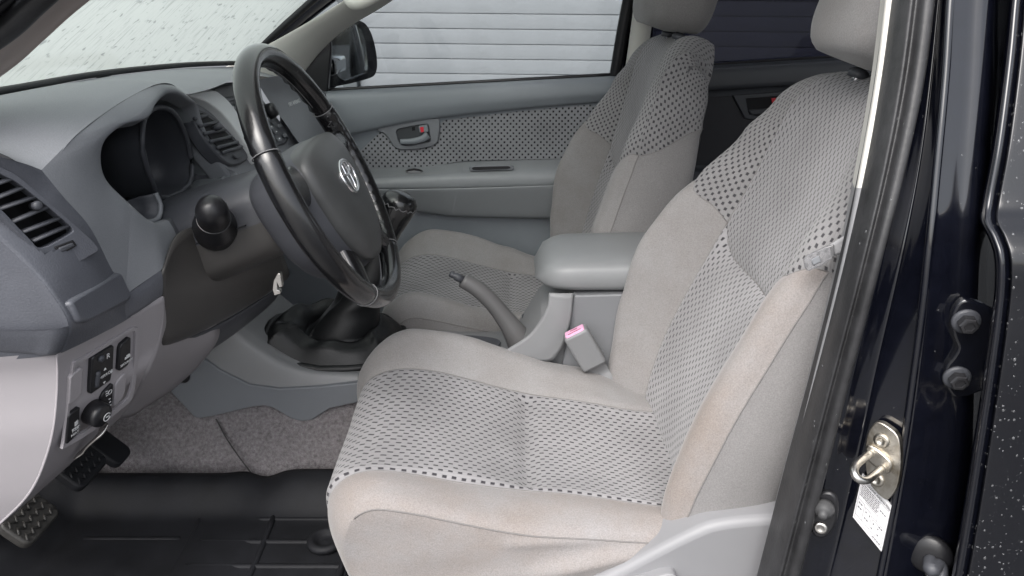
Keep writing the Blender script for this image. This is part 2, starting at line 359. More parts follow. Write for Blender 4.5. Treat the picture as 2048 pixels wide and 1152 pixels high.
for k in range(34):
    z0 = -0.62 + k * bh
    if board_me is None:
        prof = [(4.364, 0.0), (4.361, 0.003), (4.360, 0.008), (4.364, bh * 0.94), (4.367, bh * 0.985), (4.399, bh * 0.985), (4.399, 0.0)]
        vv = []; 
        for x in (-1.0, 6.0): vv += [(x, a, b) for a, b in prof]
        m_ = len(prof); ff = [tuple(range(m_)), tuple(range(m_, 2 * m_))] + [(i, (i + 1) % m_, m_ + (i + 1) % m_, m_ + i) for i in range(m_)]
        o = mesh('board', vv, ff, SIDING, wall, autos=30); board_me = o.data
    else:
        o = bpy.data.objects.new('board', board_me); link(o, wall)
    o.location.z += z0
    o.rotation_euler.y = 0.0
wall.rotation_euler.y = R(0.55)
box('corner_post', (-1.06, 4.36, 1.0), (0.09, 0.10, 3.24), mat('dark_post', (0.10, 0.11, 0.12), 0.6), wall, 0.004)

# carpeted floor tub: driver footwell, tunnel, passenger footwell
FT = [(-1.15, 0.33), (-1.05, 0.18), (-0.95, 0.05), (-0.86, 0.0), (-0.6, -0.004), (0.0, -0.004), (1.5, -0.004)]
TUN = [(0.07, 0.0), (0.30, 0.0), (0.53, 0.0), (0.575, 0.012), (0.61, 0.055), (0.645, 0.115), (0.68, 0.17), (0.72, 0.19), (0.88, 0.19), (0.92, 0.17), (0.95, 0.10), (0.98, 0.03), (1.02, 0.0), (1.3, 0.0), (1.52, 0.0)]
G = [[Vector((x - (0.0 if tz < 0.02 else 0.0), y, max(z, z + tz * (1 if z < 0.1 else 0.5)))) for y, tz in TUN] for x, z in FT]
fl = grid('floor_carpet', skin(G, 5, 5), CARPET); tag(fl, 'grey speckled carpet lining the cab floor and tunnel', kind='structure')

# ================================================================== SEATS
SEAMC = mat('seam_thread', (.20, .19, .185), .9)
def seat(name, label, cat, dx, dy, recl, group, driver=True, pvx=0.0):
    T = thing(name, label, cat, (dx, dy, 0.0), group)
    o0 = Vector((dx, dy, 0))
    # ---- cushion
    path = cr(V2([(.33, .195, 0), (.25, .205, 0), (.13, .216, 0), (.03, .222, 0), (-.07, .243, 0), (-.15, .262, 0), (-.205, .268, 0), (-.245, .257, 0), (-.268, .230, 0), (-.272, .192, 0), (-.260, .14, 0), (-.238, .08, 0), (-.218, .03, 0)]), 12)
    nP = len(path); nrm = []
    for i in range(nP):
        t = path[min(i + 1, nP - 1)] - path[max(i - 1, 0)]; t.normalize(); nrm.append(Vector((-t.y, t.x, 0)) * -1)
    secs = [cr(V2([(-.215, -.215, 0), (-.245, -.15, 0), (-.262, -.08, 0), (-.263, -.035, 0), (-.256, -.004, 0)]), 7),
            cr(V2([(-.256, -.004, 0), (-.245, .007, 0), (-.224, .014, 0), (-.190, .017, 0), (-.150, .010, 0)]), 6),
            cr(V2([(-.150, .010, 0), (-.12, .004, 0), (-.06, -.001, 0), (0, -.003, 0), (.06, .001, 0), (.115, .008, 0), (.140, .014, 0)]), 7),
            cr(V2([(.140, .014, 0), (.163, .036, 0), (.193, .064, 0), (.226, .062, 0), (.252, .026, 0)]), 6),
            cr(V2([(.252, .026, 0), (.262, -.03, 0), (.262, -.08, 0), (.245, -.15, 0), (.215, -.215, 0)]), 7)]
    if not driver: secs[1] = cr(V2([(-.256, -.004, 0), (-.248, .022, 0), (-.226, .046, 0), (-.190, .044, 0), (-.150, .010, 0)]), 6)
    def cpt(i, si, k):
        p = path[i]; q = secs[si][k]; u, h = q.x, q.y
        fr = sm(-.14, -.27, p.x); frd = sm(.24, .13, p.y) * sm(-.17, -.26, p.x)
        if si in (1, 2): ins = 1
        # insert a little wider toward the front
        wid = 1 + 0.16 * sm(.2, -.22, p.x) * max(0, 1 - max(0, abs(u) - .15) / .1)
        uu = u * wid + pw(p.x, [(.0, 0), (.26, -.046)]) * max(0, 1 - (u / .256) ** 2)
        if u > 0.13 and h > 0.013:
            h = .013 + (h - .013) * pw(-p.x, [(-.26, .0), (-.12, .45), (0.0, .85), (.10, 1.05), (.20, 1.0), (.28, .55)])
        if u < -.15 and h > 0.0:
            h = h * pw(-p.x, [(-.33, 1.3), (-.2, .9), (.05, .7), (.20, .9), (.28, .4)])
        lim = pw(-p.x, [(-.33, 1), (.14, 1), (.26, .55), (.30, .3)])
        if h < 0 and frd > 0: h *= lerp(1, .25, frd)
        # front corner rounding
        uu *= 1 - (0.05 + (.05 if si in (0, 4) else 0)) * frd - 0.02 * fr
        bulge = (-0.028 * (1 - min(1, (uu / .26) ** 2)) + .030 * (abs(uu) / .26) ** 5) * sm(-.15, -.27, p.x)
        # seams: boundaries and the transverse stitch
        def gro(a, wdt): return math.exp(-(a / wdt) ** 2)
        s_b = 0
        if si in (1, 2, 3): s_b = -.0045 * (gro(u + .150, .006) + gro(u - .140, .006))
        ed = -.003 * (gro(h - .004, .004) if si in (0, 1) and u < -.24 else 0)
        tr_ = 0
        if si == 2: tr_ = -.010 * gro(p.x - .028, .014) - .004 * gro(p.x - .028, .04) + .006 * gro(p.x + .08, .07)
        if si == 2: tr_ += -.002 * gro(p.x + .218, .004)
        if si == 2: tr_ *= sm(.0, .02, u + .150) * sm(.0, .02, .140 - u)
        P = Vector((p.x, p.y, 0)) + nrm[i] * (h + s_b + tr_)
        yy = uu
        # loose-cover folds on the near skirt
        if si == 0:
            X, Z = P.x, P.y
            f = 0
            for (x0, z0, x1, z1, a, wd) in ((-.02, .205, .26, .238, .010, .012), (.02, .15, .24, .212, .012, .016), (-.16, .12, .20, .17, .006, .02), (.05, .10, .25, .18, .008, .014)):
                tt = (X - x0) / (x1 - x0)
                if -.1 < tt < 1.1:
                    zl = z0 + (z1 - z0) * tt; f += a * math.exp(-((Z - zl) / wd) ** 2) * math.sin(max(0, min(1, tt)) * math.pi) ** .7
            yy -= f * 0.9 * min(1, (len(secs[0]) - 1 - k) / 7)
            yy += .012 * sm(.05, .3, X) * sm(.2, .1, Z)
        wr = noise.noise(Vector((P.x * 9 + dy * 7, yy * 9, P.y * 14))) * .0022 + noise.noise(Vector((P.x * 30, yy * 30 + dy, P.y * 34))) * .0006
        if si == 0: yy -= wr
        return Vector((P.x + bulge + dx, dy + yy, P.y + wr))
    SN = SUEDE_ST if driver else SUEDE
    names = [('side_skirt', SN), ('thigh_bolster', SN), ('cushion_insert', FAB_C), ('thigh_bolster', SUEDE), ('side_skirt', SUEDE)]
    INO = 97
    edge_f = [cpt(r, 1, 0) for r in range(INO, nP)]
    def skirt(i, f):
        E = cpt(i, 1, 0); q = f * (len(edge_f) - 1); a = int(min(q, len(edge_f) - 2)); F = edge_f[a].lerp(edge_f[a + 1], q - a); F0 = edge_f[0]
        wx = sm(.06, -.262, path[i].x) ** 1.6; zb = edge_f[-1].z
        z = E.z + (F.z - F0.z) * (E.z - zb) / (F0.z - zb)
        x = E.x + (F.x - F0.x) * wx; y = E.y + (F.y - F0.y) * wx - (1 - wx) * (.010 * math.sin(min(1, f * 1.6) * math.pi * .5) - .030 * f * f) - wx * .006 * math.sin(f * math.pi)
        fo = 0
        for (x0, z0, x1, z1, am, wd) in ((-.02, .205, .26, .232, .009, .010), (.02, .15, .24, .208, .011, .014), (-.16, .12, .20, .17, .006, .02), (.05, .10, .25, .18, .008, .014)):
            tt = (x - dx - x0) / (x1 - x0)
            if 0 < tt < 1: fo += am * math.exp(-((z - (z0 + (z1 - z0) * tt)) / wd) ** 2) * math.sin(tt * math.pi) ** .7
        wr = noise.noise(Vector((x * 9 + dy * 7, y * 9, z * 14))) * .003
        return Vector((x, y - (fo + wr) * min(1, f * 6), z))
    for si, (nm, mt_) in enumerate(names):
        if si == 0:
            grid(nm, [[skirt(i, k / 40) for k in range(41)] for i in range(INO + 1)], mt_, T); continue
        G = [[cpt(i, si, k) for k in range(len(secs[si]))] for i in range(nP)]
        au_ = [0]
        for k in range(1, len(secs[si])): au_.append(au_[-1] + (secs[si][k] - secs[si][k - 1]).length)
        cp_ = [0]
        for i in range(1, nP): cp_.append(cp_[-1] + (path[i] - path[i - 1]).length)
        grid(nm, G, mt_, T, UV=[(au_[k], cp_[i]) for i in range(nP) for k in range(len(secs[si]))])
        if si == 1: tube('seam', [r[0] + Vector((0, -.0003, -.0002)) for r in G[:89:4]], .0011, SEAMC, T, n=6, sub=1)
        if si in (2,): tube('seam', [r[0] for r in G[::4]], .0010, SEAMC, T, n=6, sub=1); tube('seam', [r[-1] for r in G[::4]], .0010, SEAMC, T, n=6, sub=1)
    # ---- backrest, in a frame at the hinge
    piv = Vector((.262 + pvx, .17, 0)); ca, sa = math.cos(recl), math.sin(recl)
    bp_ = cr(V2([(.012, .0, 0), (-.006, .06, 0), (-.014, .15, 0), (-.012, .25, 0), (-.004, .36, 0), (.004, .47, 0), (.006, .58, 0), (.010, .655, 0), (.026, .703, 0), (.054, .728, 0), (.090, .736, 0), (.115, .734, 0)]), 10)
    nB = len(bp_); bn = []
    for i in range(nB):
        t = bp_[min(i + 1, nB - 1)] - bp_[max(i - 1, 0)]; t.normalize(); bn.append(Vector((-t.y, t.x, 0)))
    cum = [0]
    for i in range(1, nB): cum.append(cum[-1] + (bp_[i] - bp_[i - 1]).length)
    tot = cum[-1]
    def bat(t):
        s = max(0, min(1, t)) * tot
        for i in range(1, nB):
            if cum[i] >= s - 1e-9:
                k = (s - cum[i - 1]) / max(1e-9, cum[i] - cum[i - 1]); return bp_[i - 1].lerp(bp_[i], k), bn[i - 1].lerp(bn[i], k)
        return bp_[-1], bn[-1]
    bs = [cr(V2([(-.20, -.128, 0), (-.236, -.112, 0), (-.252, -.07, 0), (-.256, -.02, 0), (-.249, .026, 0)]), 7),
          cr(V2([(-.249, .026, 0), (-.236, .048, 0), (-.212, .058, 0), (-.178, .044, 0), (-.148, .010, 0)]), 6),
          cr(V2([(-.148, .010, 0), (-.11, .003, 0), (-.05, -.001, 0), (0, -.003, 0), (.06, 0, 0), (.13, .005, 0), (.178, .014, 0)]), 7),
          cr(V2([(.178, .014, 0), (.195, .050, 0), (.214, .086, 0), (.237, .090, 0), (.256, .054, 0)]), 6),
          cr(V2([(.256, .054, 0), (.262, .0, 0), (.254, -.06, 0), (.236, -.112, 0), (.20, -.128, 0)]), 7)]
    JB, J = 40, 84
    arcs = []
    for sc2 in bs:
        a2 = [0]
        for k in range(1, len(sc2)): a2.append(a2[-1] + (sc2[k] - sc2[k - 1]).length)
        arcs.append(a2)
    def bpt(j, si, k, uvl=None):
        q = bs[si][k]; u, h = q.x, q.y; au = abs(u)
        tb = pw(au, [(.12, .475), (.145, .485), (.20, .555), (.25, .60)]) if si in (1, 2, 3) else .60 + .10 * sm(.03, -.12, h)
        tb *= .985
        t = j / JB * tb if j <= JB else tb + (j - JB) / (J - JB) * (1 - tb)
        c, nn = bat(t)
        wsc = pw(t, [(0, .97), (.25, 1.0), (.5, .985), (.70, .935), (.80, .87), (.88, .78), (.94, .70), (1.0, .62)])
        if h > .012:
            h = .012 + (h - .012) * pw(t, [(0, .75), (.12, .90), (.33, .98), (.48, .94), (.6, .74), (.72, .40), (.80, .14), (1, 0)]) * (1 if u < 0 else pw(t, [(.1, 1), (.25, 1.22), (.40, 1.42), (.52, 1.30), (.65, 1.1), (.8, 1)]))
        if h < 0: h *= pw(t, [(0, .9), (.5, 1.0), (.75, .85), (.85, .75), (.92, .6), (1, .55)])
        if t > .72:
            edge = max(0, (au - .13) / .13); h -= .034 * edge ** 2 * sm(.78, .95, t) * (1 if h > -.03 else .3)
        def gro(a, wdt): return math.exp(-(a / wdt) ** 2)
        s_b = 0
        if si in (1, 2, 3): s_b -= .0045 * (gro(u + .148, .006) + gro(u - .178, .006)) * sm(.80, .72, t)
        if si in (0, 1): s_b -= .0035 * gro(u + .249, .005) * (1 if h > -.05 else 0) * sm(.66, .56, t)
        s_b -= .0028 * gro((t - tb) * tot, .006)
        if si == 2: s_b -= (.008 * gro((t - tb) * tot, .03) + .0022 * gro((t - tb) * tot, .006)) * sm(.0, .025, u + .148) * sm(.0, .025, .178 - u)
        if si == 2: s_b -= .006 * gro((t - .22) * tot, .10) * 0
        p = Vector((c.x, c.y)) + Vector((nn.x, nn.y)) * (h + s_b)
        if t > .84: p.y -= .05 * ((t - .84) / .16) ** 2 * (au / .25) ** 2
        uu = u * wsc - .026 * sm(.22, 0, t) * max(0, 1 - (u / .256) ** 2)
        if uvl is not None: uvl.append((arcs[si][k] * wsc, t * tot))
        x = p.x * ca + p.y * sa; z = -p.x * sa + p.y * ca
        x += noise.noise(Vector((u * 9 + dy * 5, z * 9, h * 9))) * .0022 + noise.noise(Vector((u * 28, z * 28 + dy, h * 20))) * .0006
        return Vector((dx + piv.x + x, dy + uu, piv.y + z))
    Gs = []
    for si in range(5):
        uvl = []; nk = len(bs[si]); G = [[bpt(j, si, k, uvl) for k in range(nk)] for j in range(J + 1)]; Gs.append(G)
        lo, hi = [r for r in G[:JB + 1]], [r for r in G[JB:]]; ulo, uhi = uvl[:(JB + 1) * nk], uvl[JB * nk:]
        if si == 1: tube('seam', [r[0] for r in lo[::3]] + [lo[-1][0]], .0012, SEAMC, T, n=6, sub=1)
        if si == 2:
            for e in (0, -1): tube('seam', [r[e] for r in G[:-14:3]], .0010, SEAMC, T, n=6, sub=1)
        tube('seam', lo[-1][::3], .0010, SEAMC, T, n=6, sub=1)
        if si == 2:
            grid('lower_back_insert', lo, FAB_C, T, UV=ulo); grid('upper_back_insert', hi, FAB_T, T, UV=uhi)
        else:
            a = 'side_bolster' if si in (1, 3) else 'side_panel'
            grid(a, lo, (SN if si == 1 else SUEDE) if si in (1, 3) else SUEDES, T, UV=ulo); grid('shoulder_panel', hi, FAB_S, T, UV=uhi)
    # rear shell
    G = []
    for j in range(0, J + 1, 4):
        a, b = Gs[0][j][0], Gs[4][j][-1]; row = []
        for k in range(9):
            f = k / 8; p = a.lerp(b, f); row.append(p + Vector((ca, 0, -sa)) * (.02 * math.sin(f * math.pi)))
        G.append(row)
    grid('rear_shell', G, SUEDES, T)
    # lower lip of the backrest cover
    # ---- headrest
    hc = Vector((dx + piv.x, dy, piv.y)) + Vector((.722 * sa + .018 * ca, 0, .722 * ca - .018 * sa))
    axu = Vector((sa, 0, ca)); axf = Vector((-ca, 0, sa))
    G = []
    for i in range(29):
        t = i / 28; v = -1 + 2 * t
        prof = (1 - abs(v) ** 3.2) ** (1 / 3.2) if abs(v) < 1 else 0
        hgt = .010 + (t) * .205
        row = []
        for j in range(48):
            a = 2 * math.pi * j / 48; cx_, sy_ = math.cos(a), math.sin(a)
            ex = 2 / 3.0
            lx = math.copysign(abs(cx_) ** ex, cx_) * (.150 + .004 * math.sin(t * math.pi)) * (0.55 + 0.45 * prof) * (prof ** .35 if prof > 0 else 0)
            lf = math.copysign(abs(sy_) ** ex, sy_) * .084 * (prof ** .55 if prof > 0 else 0)
            lf += .012 * (1 - t) * 0
            seam = .0055 * math.exp(-((abs(lx) - .104) / .0045) ** 2) if sy_ > 0 else 0
            row.append(hc + axu * hgt + Vector((0, 1, 0)) * lx + axf * (lf - seam))
        G.append(row)
    grid('headrest', G, SUEDE if driver else SUEDES, T, cv=True)
    for s in (-1, 1):
        b0 = hc + Vector((0, s * .065, 0)) + axu * -.03 - axf * .022
        tube('headrest_post', [b0, b0 + axu * .08], .007, CHROME, T, n=10, sub=1)
        lathe('post_guide', b0 + axu * .028, axu, [(0, .016), (.010, .016), (.014, .012), (.016, .008)], DARKP, T, n=16)
    # plastic side trim, sill side
    yo = dy - .262
    outl = cr([U(*p, yo) for p in ((1010, 1290), (1130, 1180), (1240, 1122), (1375, 1052), (1440, 1030), (1550, 1020), (1680, 1020), (1760, 1060), (1740, 1290))], 5, True) if driver else None
    if driver:
        prism('side_trim', outl, Vector((0, -1, 0)), .018, .05, SILLGREY, T, bev=.012, bevseg=4)
        rc = [U(*p, yo - .018) for p in ((1215, 1175), (1300, 1142), (1340, 1134), (1352, 1150), (1350, 1185))]
        prism('recliner_lever', cr(rc, 5, True), Vector((0, -1, 0)), .016, .004, SILLGREY, T, bev=.006, bevseg=3)
        tube('slide_bar', [(-.245, dy - .20, .030), (-.268, dy - .21, .055), (-.29, dy - .185, .045), (-.292, dy - .05, .035), (-.292, dy + .12, .035), (-.25, dy + .14, .03)], .0065, BLACKP, T, n=10)
    base = [(-.20, -.19), (.32, -.19), (.32, .19), (-.20, .19)]
    for s in (-1, 1):
        box('seat_rail', (dx + .05, dy + s * .17, .04), (.50, .035, .08), BLACKP, T, .004)
    box('cushion_pan', (dx + .04, dy, .115), (.46, .40, .08), DARKP, T, .02)
    return T
DS = seat('driver_seat', 'grey cloth front seat nearest the open door, behind the steering wheel', 'seat', 0.0, 0.45, R(19.5), 'front seats')
PS = seat('passenger_seat', 'grey cloth front seat on the far side beyond the handbrake', 'seat', -0.03, 1.15, R(12.0), 'front seats', driver=False, pvx=-.045)

# ================================================================== STEERING WHEEL
WC = Vector((-.285, .438, .694)); WA = R(24.85); WY = R(1.4)
WN = Vector((math.cos(WA) * math.cos(WY), math.cos(WA) * math.sin(WY), math.sin(WA)))
WL = Vector((0, 0, 1)).cross(WN).normalized(); WU = WN.cross(WL)         # lateral (far side +), up in the wheel plane
SW = thing('steering_wheel', 'black leather steering wheel with chrome emblem in front of driver seat', 'steering wheel', WC)
def wp(a, r, h=0.0): return WC + WL * (r * math.cos(a)) + WU * (r * math.sin(a)) + WN * h
RW = .200
def rim_r(a): return RW
segs = [(R(-54), R(26), 'grip_section'), (R(26), R(157), 'rim_top'), (R(157), R(234), 'grip_section'), (R(234), R(306), 'rim_bottom')]
for a0, a1, nm in segs:
    G = []; N = 40
    for i in range(N + 1):
        a = lerp(a0, a1, i / N); grip = nm == 'grip_section'
        ed = math.exp(-((a - a0) / .014) ** 2) + math.exp(-((a - a1) / .014) ** 2)
        row = []
        for j in range(20):
            b = 2 * math.pi * j / 20
            rr = .0157 * (1.04 if grip else 1.0) - .0016 * ed
            fx = math.cos(b) * rr * 1.02; fh = math.sin(b) * rr * 1.14
            # finger scallops behind the top arc
            if nm == 'rim_top' and fh < -.004 and fx < .004: fh += .0022 * math.sin(a * 46)
            if grip and fx < -.006: fx += .0012 * math.sin(a * 60)
            row.append(wp(a, RW + fx, fh))
        G.append(row)
    grid(nm, G, LEATHER, SW, cv=True)
# lacing on the inside of the grips and stitch along the top arc
STITCH = mat('grey_thread', (0.16, 0.16, 0.165), 0.7)
for a0, a1 in ((R(-50), R(24)), (R(160), R(230))):
    pts = []; n_ = 44
    for i in range(n_):
        a = lerp(a0, a1, i / (n_ - 1)); s = 1 if i % 2 else -1
        pts.append(wp(a, RW - .0168 + .001 * abs(s), s * .0055))
    tube('lacing', pts, .0009, STITCH, SW, n=5, sub=1, closed=False)
pts = [wp(lerp(R(32), R(148), i / 60), RW - .0155, -.0075) for i in range(61)]
tube('rim_stitch', pts, .0007, STITCH, SW, n=5, sub=1)
for a in (R(26), R(157), R(234), R(306)):
    tube('seam_ring', [wp(a, RW + .0166 * math.cos(b), .0187 * math.sin(b)) for b in [2 * math.pi * k / 18 for k in range(18)]], .0009, STITCH, SW, n=5, sub=1, closed=True, ref=WL)
# spokes
def spoke(a, w0, w1, droop):
    C = []
    for t in (0, .25, .5, .75, 1.0):
        r = lerp(.085, .194, t); hw = lerp(w0, w1, t ** .8) * (1 + .5 * (1 - t) ** 2); h = lerp(-.012, .0, t)
        th = lerp(.016, .012, t); ctr = wp(a + droop * math.sin(t * math.pi / 2), r, h)
        tang = (WL * -math.sin(a) + WU * math.cos(a))
        C.append([ctr + tang * (hw * math.cos(b)) + WN * (th * math.sin(b)) for b in [2 * math.pi * k / 12 for k in range(12)]])
    loft('spoke', C, LEATHER, SW, 4, 2, cv=True)
spoke(R(9), .026, .022, 0.0); spoke(R(171), .026, .022, 0.0); spoke(R(-54), .026, .019, 0.0); spoke(R(234), .026, .019, 0.0)
# airbag pad: superellipse-like outline, domed
pad = []
out = []
ctrl = [(.0, .062), (.050, .061), (.090, .054), (.112, .036), (.118, .005), (.114, -.03), (.106, -.065), (.088, -.10), (.055, -.130), (0, -.142), (-.055, -.130), (-.088, -.10), (-.106, -.065), (-.114, -.03), (-.118, .005), (-.112, .036), (-.090, .054), (-.050, .061)]
ol = cr([Vector((a, b, 0)) for a, b in ctrl], 4, True)
G = []
for k in range(13):
    t = k / 12
    if t < .3: s, h = 1.0, lerp(-.03, .014, t / .3)
    else:
        q = (t - .3) / .7; s = 1 - q ** 1.25 * .999; h = .014 + .020 * math.sin(min(1, q * 1.5) * math.pi / 2) ** .9
        if q < .12: s = 1 - q * .25
    G.append([WC + WL * (p.x * s) + WU * ((p.y + .02) * s - .02) + WN * h for p in ol])
grid('airbag_pad', G, HUBL, SW, cv=True)
# split line of the pad lower cover and hub shell
G = []
for k, (h, s) in enumerate([(.006, .99), (-.02, 1.04), (-.045, 1.03), (-.075, .93), (-.088, .80)]):
    G.append([WC + WL * (p.x * s * 1.02) + WU * ((p.y + .01) * s - .012) + WN * h for p in ol])
hubs = grid('hub_shell', skin(G, 3, 1, cv=True), DARKP, SW, cv=True)
sc_ = U(575, 476, .33); 
lathe('screw_hole', U(578, 477, .335) + Vector((0, 0.004, 0)), Vector((0.1, -1, 0)), [(-.012, .004), (-.004, .0075), (.0, .0085), (.001, .0075)], VOID, hubs, n=16)
# emblem: three ellipses
ec = WC + WN * .0345 - WU * .010 - WL * .008
def ellp(cu, cv_, a, b, n=28): return [ec + WL * (cu + a * math.cos(2 * math.pi * k / n)) + WU * (cv_ + b * math.sin(2 * math.pi * k / n)) for k in range(n)]
em = bpy.data.objects.new('emblem', None); link(em, SW)
tube('emblem_ring', ellp(0, 0, .037, .0255), .0028, CHROME, em, n=8, sub=1, closed=True, ref=WN)
tube('emblem_oval', ellp(0, .0, .0105, .0245), .0022, CHROME, em, n=8, sub=1, closed=True, ref=WN)
tube('emblem_oval', ellp(0, .0125, .0255, .0098), .0022, CHROME, em, n=8, sub=1, closed=True, ref=WN)
# ================================================================== CAB SHELL
# ---- windscreen with its wet glass
WB = [(-.70, .10, .835), (-.745, .28, .826), (-.775, .48, .820), (-.800, .80, .815), (-.790, 1.15, .803), (-.768, 1.38, .790), (-.745, 1.47, .784)]
WT = [(-.10, .30, 1.225), (-.14, .42, 1.235), (-.165, .60, 1.242), (-.18, .80, 1.245), (-.165, 1.00, 1.242), (-.14, 1.18, 1.235), (-.10, 1.30, 1.225)]
WBv, WTv = V2(WB), V2(WT)
ws = thing('windscreen', 'rain-streaked front windscreen above the dashboard', 'windscreen', (-.75, .8, .8))
C = []
for k in range(6):
    t = k / 5; C.append([a.lerp(b, t) + Vector((-.35, 0, .62)).normalized() * (.020 * math.sin(t * math.pi)) for a, b in zip(WBv, WTv)])
grid('glass_pane', skin(C, 6, 6), WET, ws)
tube('lower_seal', [p + Vector((.006, 0, .004)) for p in WBv], .0075, BLACKP, ws, n=10)
tube('side_seal', [WBv[-1] + Vector((0, -.01, .004)), WBv[-1].lerp(WTv[-1], .5) + Vector((0, -.008, .014)), WTv[-1] + Vector((0, -.01, 0))], .010, BLACKP, ws, n=8)
tube('side_seal', [WBv[0] + Vector((0, .01, .004)), WBv[0].lerp(WTv[0], .5) + Vector((0, .008, .014)), WTv[0] + Vector((0, .01, 0))], .008, BLACKP, ws, n=8)
# wiper arm lying at the base, outside the glass
wpr = thing('wiper', 'dark wiper arm resting at the foot of the wet windscreen', 'wiper', (-.85, .7, .80))
tube('arm', [(-.80, .30, .845), (-.845, .52, .848), (-.865, .78, .842), (-.862, .95, .838)], [.006, .008, .012, .014], BLACKP, wpr, n=10)
lathe('pivot_cap', Vector((-.862, .97, .80)), Vector((-.3, 0, 1)), [(0, .030), (.03, .028), (.045, .02), (.05, .006)], BLACKP, wpr, n=18)
# ---- pale building seen blurred through the windscreen
bld = thing('apartment_block', 'pale building with balcony railings faint beyond the wet windscreen', 'building', (-14, 9, -.62))
PALE = mat('pale_render', (0.62, 0.64, 0.62), 0.8, var=0.05, var_s=1)
box('wall', (-15, 10, 3.2), (2, 26, 7.6), PALE, bld, 0.02)
for zz in (.55, 3.0):
    box('balcony_slab', (-13.4, 6.5, zz - .08), (1.3, 9, .16), PALE, bld, 0.01)
    for yy in [2.4 + .42 * k for k in range(20)]:
        box('railing_bar', (-12.8, yy, zz + .45), (.06, .09, .9), mat('railing_grey', (.18, .19, .19), .6), bld, 0)
    box('handrail', (-12.8, 6.4, zz + .93), (.07, 8.3, .06), MATS['railing_grey'], bld, 0)

body = thing('cab_body', 'black pickup cab shell with cream headlining and windscreen pillars', 'truck', (.3, .8, -.3))
# far windscreen pillar trim
FA = []
fa0 = [U(448, 136, 1.445), U(560, 76, 1.415), U(650, 24, 1.385), U(760, -45, 1.345), U(900, -135, 1.30)]
fa1 = [U(668, 128, 1.50), U(640, 110, 1.485), U(690, 50, 1.46), U(765, 0, 1.42), U(890, -90, 1.36)]
fa1 = [U(575, 190, 1.51), U(632, 110, 1.50), U(690, 56, 1.475), U(778, 2, 1.44), U(905, -90, 1.38)]
C = []
for t, out in ((0, 0.0), (.12, .012), (.35, .026), (.65, .028), (.9, .012), (1, .0)):
    C.append([a.lerp(b, t) + Vector((.45, -.85, .25)).normalized() * out for a, b in zip(fa0, fa1)])
loft('windscreen_pillar_trim', C, CREAM, body, 4, 6, solid=.004)
tube('pillar_core', [(-.78, 1.52, .75), (-.60, 1.50, .90), (-.40, 1.46, 1.03), (-.15, 1.38, 1.20)], .028, PAINT, body, n=10)
gh = tube('grab_handle', [U(690, -14, 1.37), U(706, 6, 1.34), U(735, 2, 1.335), U(800, -35, 1.32), U(880, -85, 1.31)], [.012, .016, .015, .013, .012], CREAM, body, n=12)
# near windscreen pillar: rubber, painted edge and taupe trim
np0 = [U(-160, 235, .215), U(0, 128, .215), U(75, 63, .215), U(150, -4, .215), U(300, -120, .225)]
def off(l, dx, dy, dz): return [p + Vector((dx, dy, dz)) for p in l]
C = [off(np0, -.002, .012, -.010), np0, off(np0, .004, -.024, .004), off(np0, .010, -.034, .020), off(np0, -.01, -.03, .05), off(np0, -.02, .012, .03)]
loft('near_pillar_trim', C, DULLCREAM, body, 3, 6, cu=True)
nq = [U(-160, 168, .165), U(0, 66, .165), U(70, 4, .165), U(140, -58, .165), U(300, -190, .18)]
tube('near_pillar_seal', nq, .013, SEAL, body, n=14)
nq2 = [p + Vector((-.035, -.045, .02)) for p in nq]
tube('near_pillar_panel', nq2, .032, PAINT, body, n=14)
# roof with headlining, rails, rear wall
C = [[Vector((x, y, z - .035 * abs((y - .8) / .62) ** 3)) for y in (.20, .35, .6, .8, 1.0, 1.25, 1.40)] for x, z in ((-.12, 1.262), (.2, 1.285), (.8, 1.29), (1.4, 1.26))]
loft('roof_panel', C, CREAM, body, 4, 4, solid=.05, solid_off=1)
tube('roof_rail', [(-.10, .235, 1.21), (.25, .225, 1.245), (.9, .225, 1.25), (1.4, .24, 1.22)], .030, PAINT, body, n=10)
tube('roof_rail', [(-.10, 1.365, 1.21), (.25, 1.375, 1.245), (.9, 1.375, 1.25), (1.4, 1.36, 1.22)], .030, CREAM, body, n=10)
box('rear_bulkhead', (1.43, .80, .45), (.04, 1.42, .95), DARKP, body, .01)
box('rear_window_header', (1.43, .80, 1.20), (.04, 1.2, .10), CREAM, body, .01)
box('firewall', (-1.10, .80, .25), (.03, 1.45, 1.0), VOID, body, .005)
# near sill and outer rocker below the seat
C = [[Vector((x, y, z)) for x in (-1.0, -.3, .2, .40)] for y, z in ((.14, -.004), (.10, .03), (.05, .03), (.03, -.02), (.0, -.05), (-.01, -.18), (.03, -.25))]
loft('sill', C, PAINT, body, 3, 2)
box('far_sill', (-.2, 1.55, -.1), (2.6, .06, .25), PAINT, body, .01)
# rear bench; its cloth is darkened for the shade behind the front seats
rb = thing('back_bench', 'rear bench seat coloured as in shade behind the front seats', 'seat', (1.05, .8, .1))
DKF = mat('shaded_rear_cloth', (0.11, 0.105, 0.105), .95, grain=300, grain_s=.3)  # rear-cab shade put into the cloth colour
C = [[Vector((x, y, z)) for y in (.15, .4, .8, 1.2, 1.42)] for x, z in ((.84, .05), (.82, .22), (.86, .30), (1.0, .31), (1.22, .27))]
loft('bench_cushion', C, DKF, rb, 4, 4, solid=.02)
C = [[Vector((x, y, z)) for y in (.15, .4, .8, 1.2, 1.42)] for x, z in ((1.20, .27), (1.24, .5), (1.32, .75), (1.36, .80), (1.39, .78))]
loft('bench_back', C, DKF, rb, 4, 4, solid=.02)

